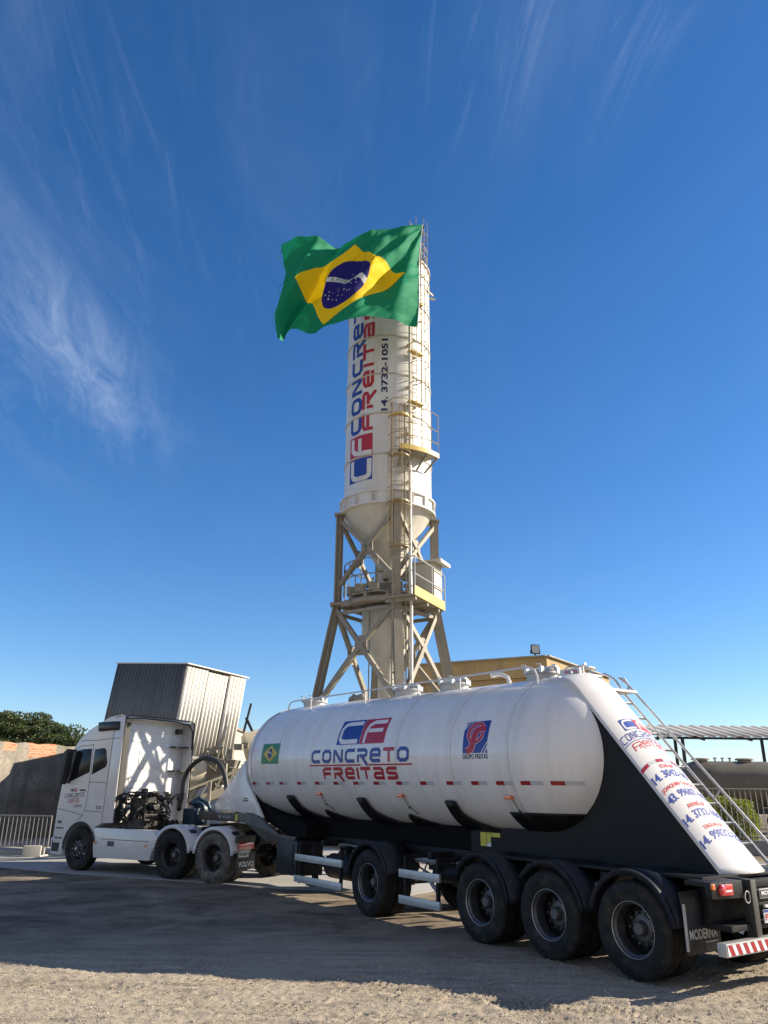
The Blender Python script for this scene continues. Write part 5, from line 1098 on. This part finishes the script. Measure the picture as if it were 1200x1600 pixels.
mb=MB(); mb.box(-.14,.14,-.036,-.031,.09,.39); mb.build('lens','refw',FLD)
mb=MB(); mb.bar((0,.05,-.02),(0,.05,.12),.05); mb.bar((-.19,.02,.2),(-.19,.02,.08),.015,.03); mb.bar((.19,.02,.2),(.19,.02,.08),.015,.03); mb.bar((-.19,.02,.06),(.19,.02,.06),.03,.015); mb.build('bracket','darksteel',FLD)
# open canopy
CN=thing('open_canopy','open shed roof of pale corrugated sheets on thin dark posts at the right','canopy',(17,50,0),R(2))
mb=MB()
nw=24; ps=.72; prof=[]
for i in range(nw*8+1): prof.append((i*ps/8,.05*math.sin(i*PI/4)))
for ti,(ya,yb,za,zb_) in enumerate(((-.8,4.5,5.28,6.35),)):
    mb.add([(x,ya,za+z) for x,z in prof]+[(x,yb,zb_+z) for x,z in prof],[(i,i+1,len(prof)+i+1,len(prof)+i) for i in range(len(prof)-1)])
mb.build('roof_sheet','fibrecement',CN,smooth=60,solid=.02)
mb=MB(); mb.bar((0,-.6,5.20),(17,-.6,5.20),.12,.14); mb.bar((0,4.2,6.0),(17,4.2,6.0),.12,.14)
for x in (.1,3,6,9,12,15): mb.bar((x,-.6,5.10),(x,4.2,6.0),.08,.12)
mb.build('roof_beam','darksteel',CN)
for x,y in ((1.6,-.6),(2.8,3.5),(9.5,-.6),(15.5,-.6),(9.5,5),(15.5,5)): mb=MB(); mb.bar((x,y,0),(x,y,5.15 if y<0 else 5.6),.16); mb.build('post','darksteel',CN)
# second tank trailer parked behind the fence
T2=thing('parked_tank_trailer','tank trailer, its shade painted grey brown and its sunlit end white, parked under the open canopy behind the fence','trailer',(21.3,45,0),R(-4))
mb=MB(); pf=[(-6.0,1.9),(-5.85,2.6),(-5.4,3.4),(-4.9,3.68),(0,3.70),(.1,3.6),(.1,1.6),(-.6,1.3),(-1.6,2.2),(-2.2,2.2),(-2.9,1.2),(-3.6,2.2),(-4.2,2.2),(-5.0,1.3)]
for i in range(1):
    N_=28; ringx=[-4.95+.0,-4.8,-4.6,-4.0,-3,-2,-1,-.3,-.02,0]; 
    rads=[.1,.7,1.0,1.2,1.2,1.2,1.2,1.2,1.18,0]
    mb.lathe([(r_,x) for r_,x in zip(rads,ringx)],N_,o=(0.2,0,2.48),ax=(1,0,0))
mb.build('tank','shaded_olive',T2)
mb=MB(); mb.lathe([(1.19,0),(1.19,4.2),(.9,4.4),(0,4.5)],28,o=(.35,0,2.48),ax=(1,0,0)); mb.build('tank_sunlit_section','silo',T2)  # same tank in white, painting its sunlit end
for x in (-3.4,-1.0): 
    mb=MB(); mb.lathe([(0,.22),(.42,.22),(.5,.17),(.5,.12),(.36,.1),(.36,-.1)],20,o=(x,0,3.62)); mb.build('manhole','dustm',T2)
mb=MB()
for x in (-2.6,-2.2,-1.8): mb.tube([(x,0,3.6),(x,0,3.85)],.04,6); mb.tube([(x-.1,0,3.85),(x+.1,0,3.85)],.03,6)
mb.build('valve','darksteel',T2)
for x in (-3.9,-2.4,-.9): mb=MB(); mb.lathe([(.62,0),(.1,-.75)],20,o=(x,-.2,1.55)); mb.build('discharge_cone','shaded_olive',T2)
mb=MB(); mb.box(-4.8,4.5,-.5,.5,.95,1.25); mb.build('frame','darksteel',T2)
for x in (-.8,.5,1.8): 
    for s_ in (1,-1): t_=TYRE['plain'].copy(); COL.objects.link(t_); t_.parent=T2; t_.location=(x+1.5,s_*1.05,RW); t_.name='wheel'
AB=thing('wall_shade_block','mostly hidden grey concrete block added behind the truck cab to shade the boundary wall','shadow caster',(-11,30,0),0)  # added block, its outline shaped to cast the shadow on the left wall
mb=MB(); mb.prism([(0,0),(0,2.1),(3.2,4.55),(11,4.55),(11,0)],0,4.2,plane='yz'); mb.build('shade_block_body','kerbm',AB,bevel=.02)
mb=MB(); mb.prism([(3.0,4.56),(11.2,4.56),(11.2,4.66),(3.0,4.66)],-.1,4.3,plane='yz'); mb.build('coping','tower',AB)
# low wall, fence and hedge
LW=MB(); LW.box(-4,14,-.1,.1,0,.45); o=LW.build('plinth_wall','darkfence'); o.location=(11.5,29.2,0); tag(o,'low concrete wall carrying the picket fence on the right','wall')
FN=thing('picket_fence','thin metal picket fence in front of the rounded hedge at the right','fence',(11.5,29.2,.45),0)
mb=MB(); mb.tube([(-4,0,1.70),(14,0,1.70)],.025,6); mb.tube([(-4,0,.1),(14,0,.1)],.025,6); mb.build('rail','darkfence',FN)
for k in range(60): 
    x=-4+.19*k
    mb=MB(); mb.tube([(x,0,.02),(x,0,1.70)],.014,6); mb.build('picket','darkfence',FN)
def foliage(name,mat_,samples,size,parent=None,seed=1):
    r_=np.random.default_rng(seed); n=len(samples); c=np.array(samples); a=r_.normal(size=(n,3)); a/=np.linalg.norm(a,axis=1)[:,None]; b_=r_.normal(size=(n,3)); b_-=a*(a*b_).sum(1)[:,None]; b_/=np.linalg.norm(b_,axis=1)[:,None]
    s_=size*r_.uniform(.6,1.3,(n,1)); v=np.stack([c-a*s_,c+b_*s_*.5,c+a*s_,c-b_*s_*.5],1).reshape(-1,3); f=np.arange(4*n).reshape(-1,4)
    me=bpy.data.meshes.new(name); me.from_pydata(v.tolist(),[],f.tolist()); me.materials.append(MT[mat_]); o=bpy.data.objects.new(name,me); COL.objects.link(o)
    if parent: o.parent=parent
    return o
HD=thing('clipped_hedge','rounded yellow green hedge behind the picket fence','hedge',(12.6,31,0),0)
sm=[]; r_=np.random.default_rng(3)
while len(sm)<9000:
    q=r_.uniform(-1,1,3); l_=(abs(q[0])**3.2+abs(q[1])**2.6+abs(q[2])**3.2)**(1/3)
    if .82<l_<1.0+.06*math.sin(q[0]*9)*math.cos(q[2]*7): sm.append((q[0]*1.55,q[1]*.8,1.0+q[2]*.9))
foliage('foliage','hedge',sm,.05,HD,4)
mb=MB(); mb.lathe([(0,.2),(1,.3),(1.0,1.3),(.6,1.7),(0,1.75)],16); 
for i,v in enumerate(mb.v): mb.v[i]=(v[0]*1.3,v[1]*.62,v[2])
mb.build('branches','bark',HD)
# ------------------------------------------------------------------ TREE on the left
def tree(loc,sx,sy,z0,z1,seed,label,n=22000,group=None):
    T_=thing('tree',label,'tree',loc,0,group); r_=np.random.default_rng(seed)
    mb=MB(); mb.tube([(0,0,0),(.1,0,1.5),(0,.1,z0+.3)],[.35,.28,.2],10); ends=[]
    for k in range(14):
        a=k*2.4+r_.uniform(-.3,.3); d=r_.uniform(.4,.95); e=Vector((math.cos(a)*sx*d,math.sin(a)*sy*d,z0+(z1-z0)*r_.uniform(.25,.8)*(1.1-d*.5))); mb.tube([(0,.1,z0),(e.x*.4,e.y*.4,z0+(e.z-z0)*.6),e],[.14,.09,.03],6); ends.append(e)
    mb.build('trunk','bark',T_)
    cl=[]
    for k in range(150):
        a=r_.uniform(0,2*PI); d=math.sqrt(r_.uniform(0,1)); zt_=z0+(z1-z0)*(math.sqrt(max(0,1-d*d*.95)))*r_.uniform(.55,1.0); cl.append((math.cos(a)*sx*d,math.sin(a)*sy*d,zt_,r_.uniform(.3,.75)))
    sm=[]
    for i in range(n):
        c=cl[r_.integers(len(cl))]; q=r_.normal(size=3); q/=np.linalg.norm(q); q*=c[3]*r_.uniform(.55,1.0); sm.append((c[0]+q[0]*1.3,c[1]+q[1]*1.3,c[2]+q[2]*.55))
    foliage('crown','leaf',sm,.085,T_,seed); return T_
tree((-23.0,50,0),4.0,3.5,2.9,6.35,7,'broad dark green tree rising above the brick topped wall at the left edge',n=42000,group='trees beyond the wall')
tree((-19.2,49,0),1.9,2.0,2.6,5.55,8,'smaller dark green tree between the wide tree and the truck cab',n=11000,group='trees beyond the wall')
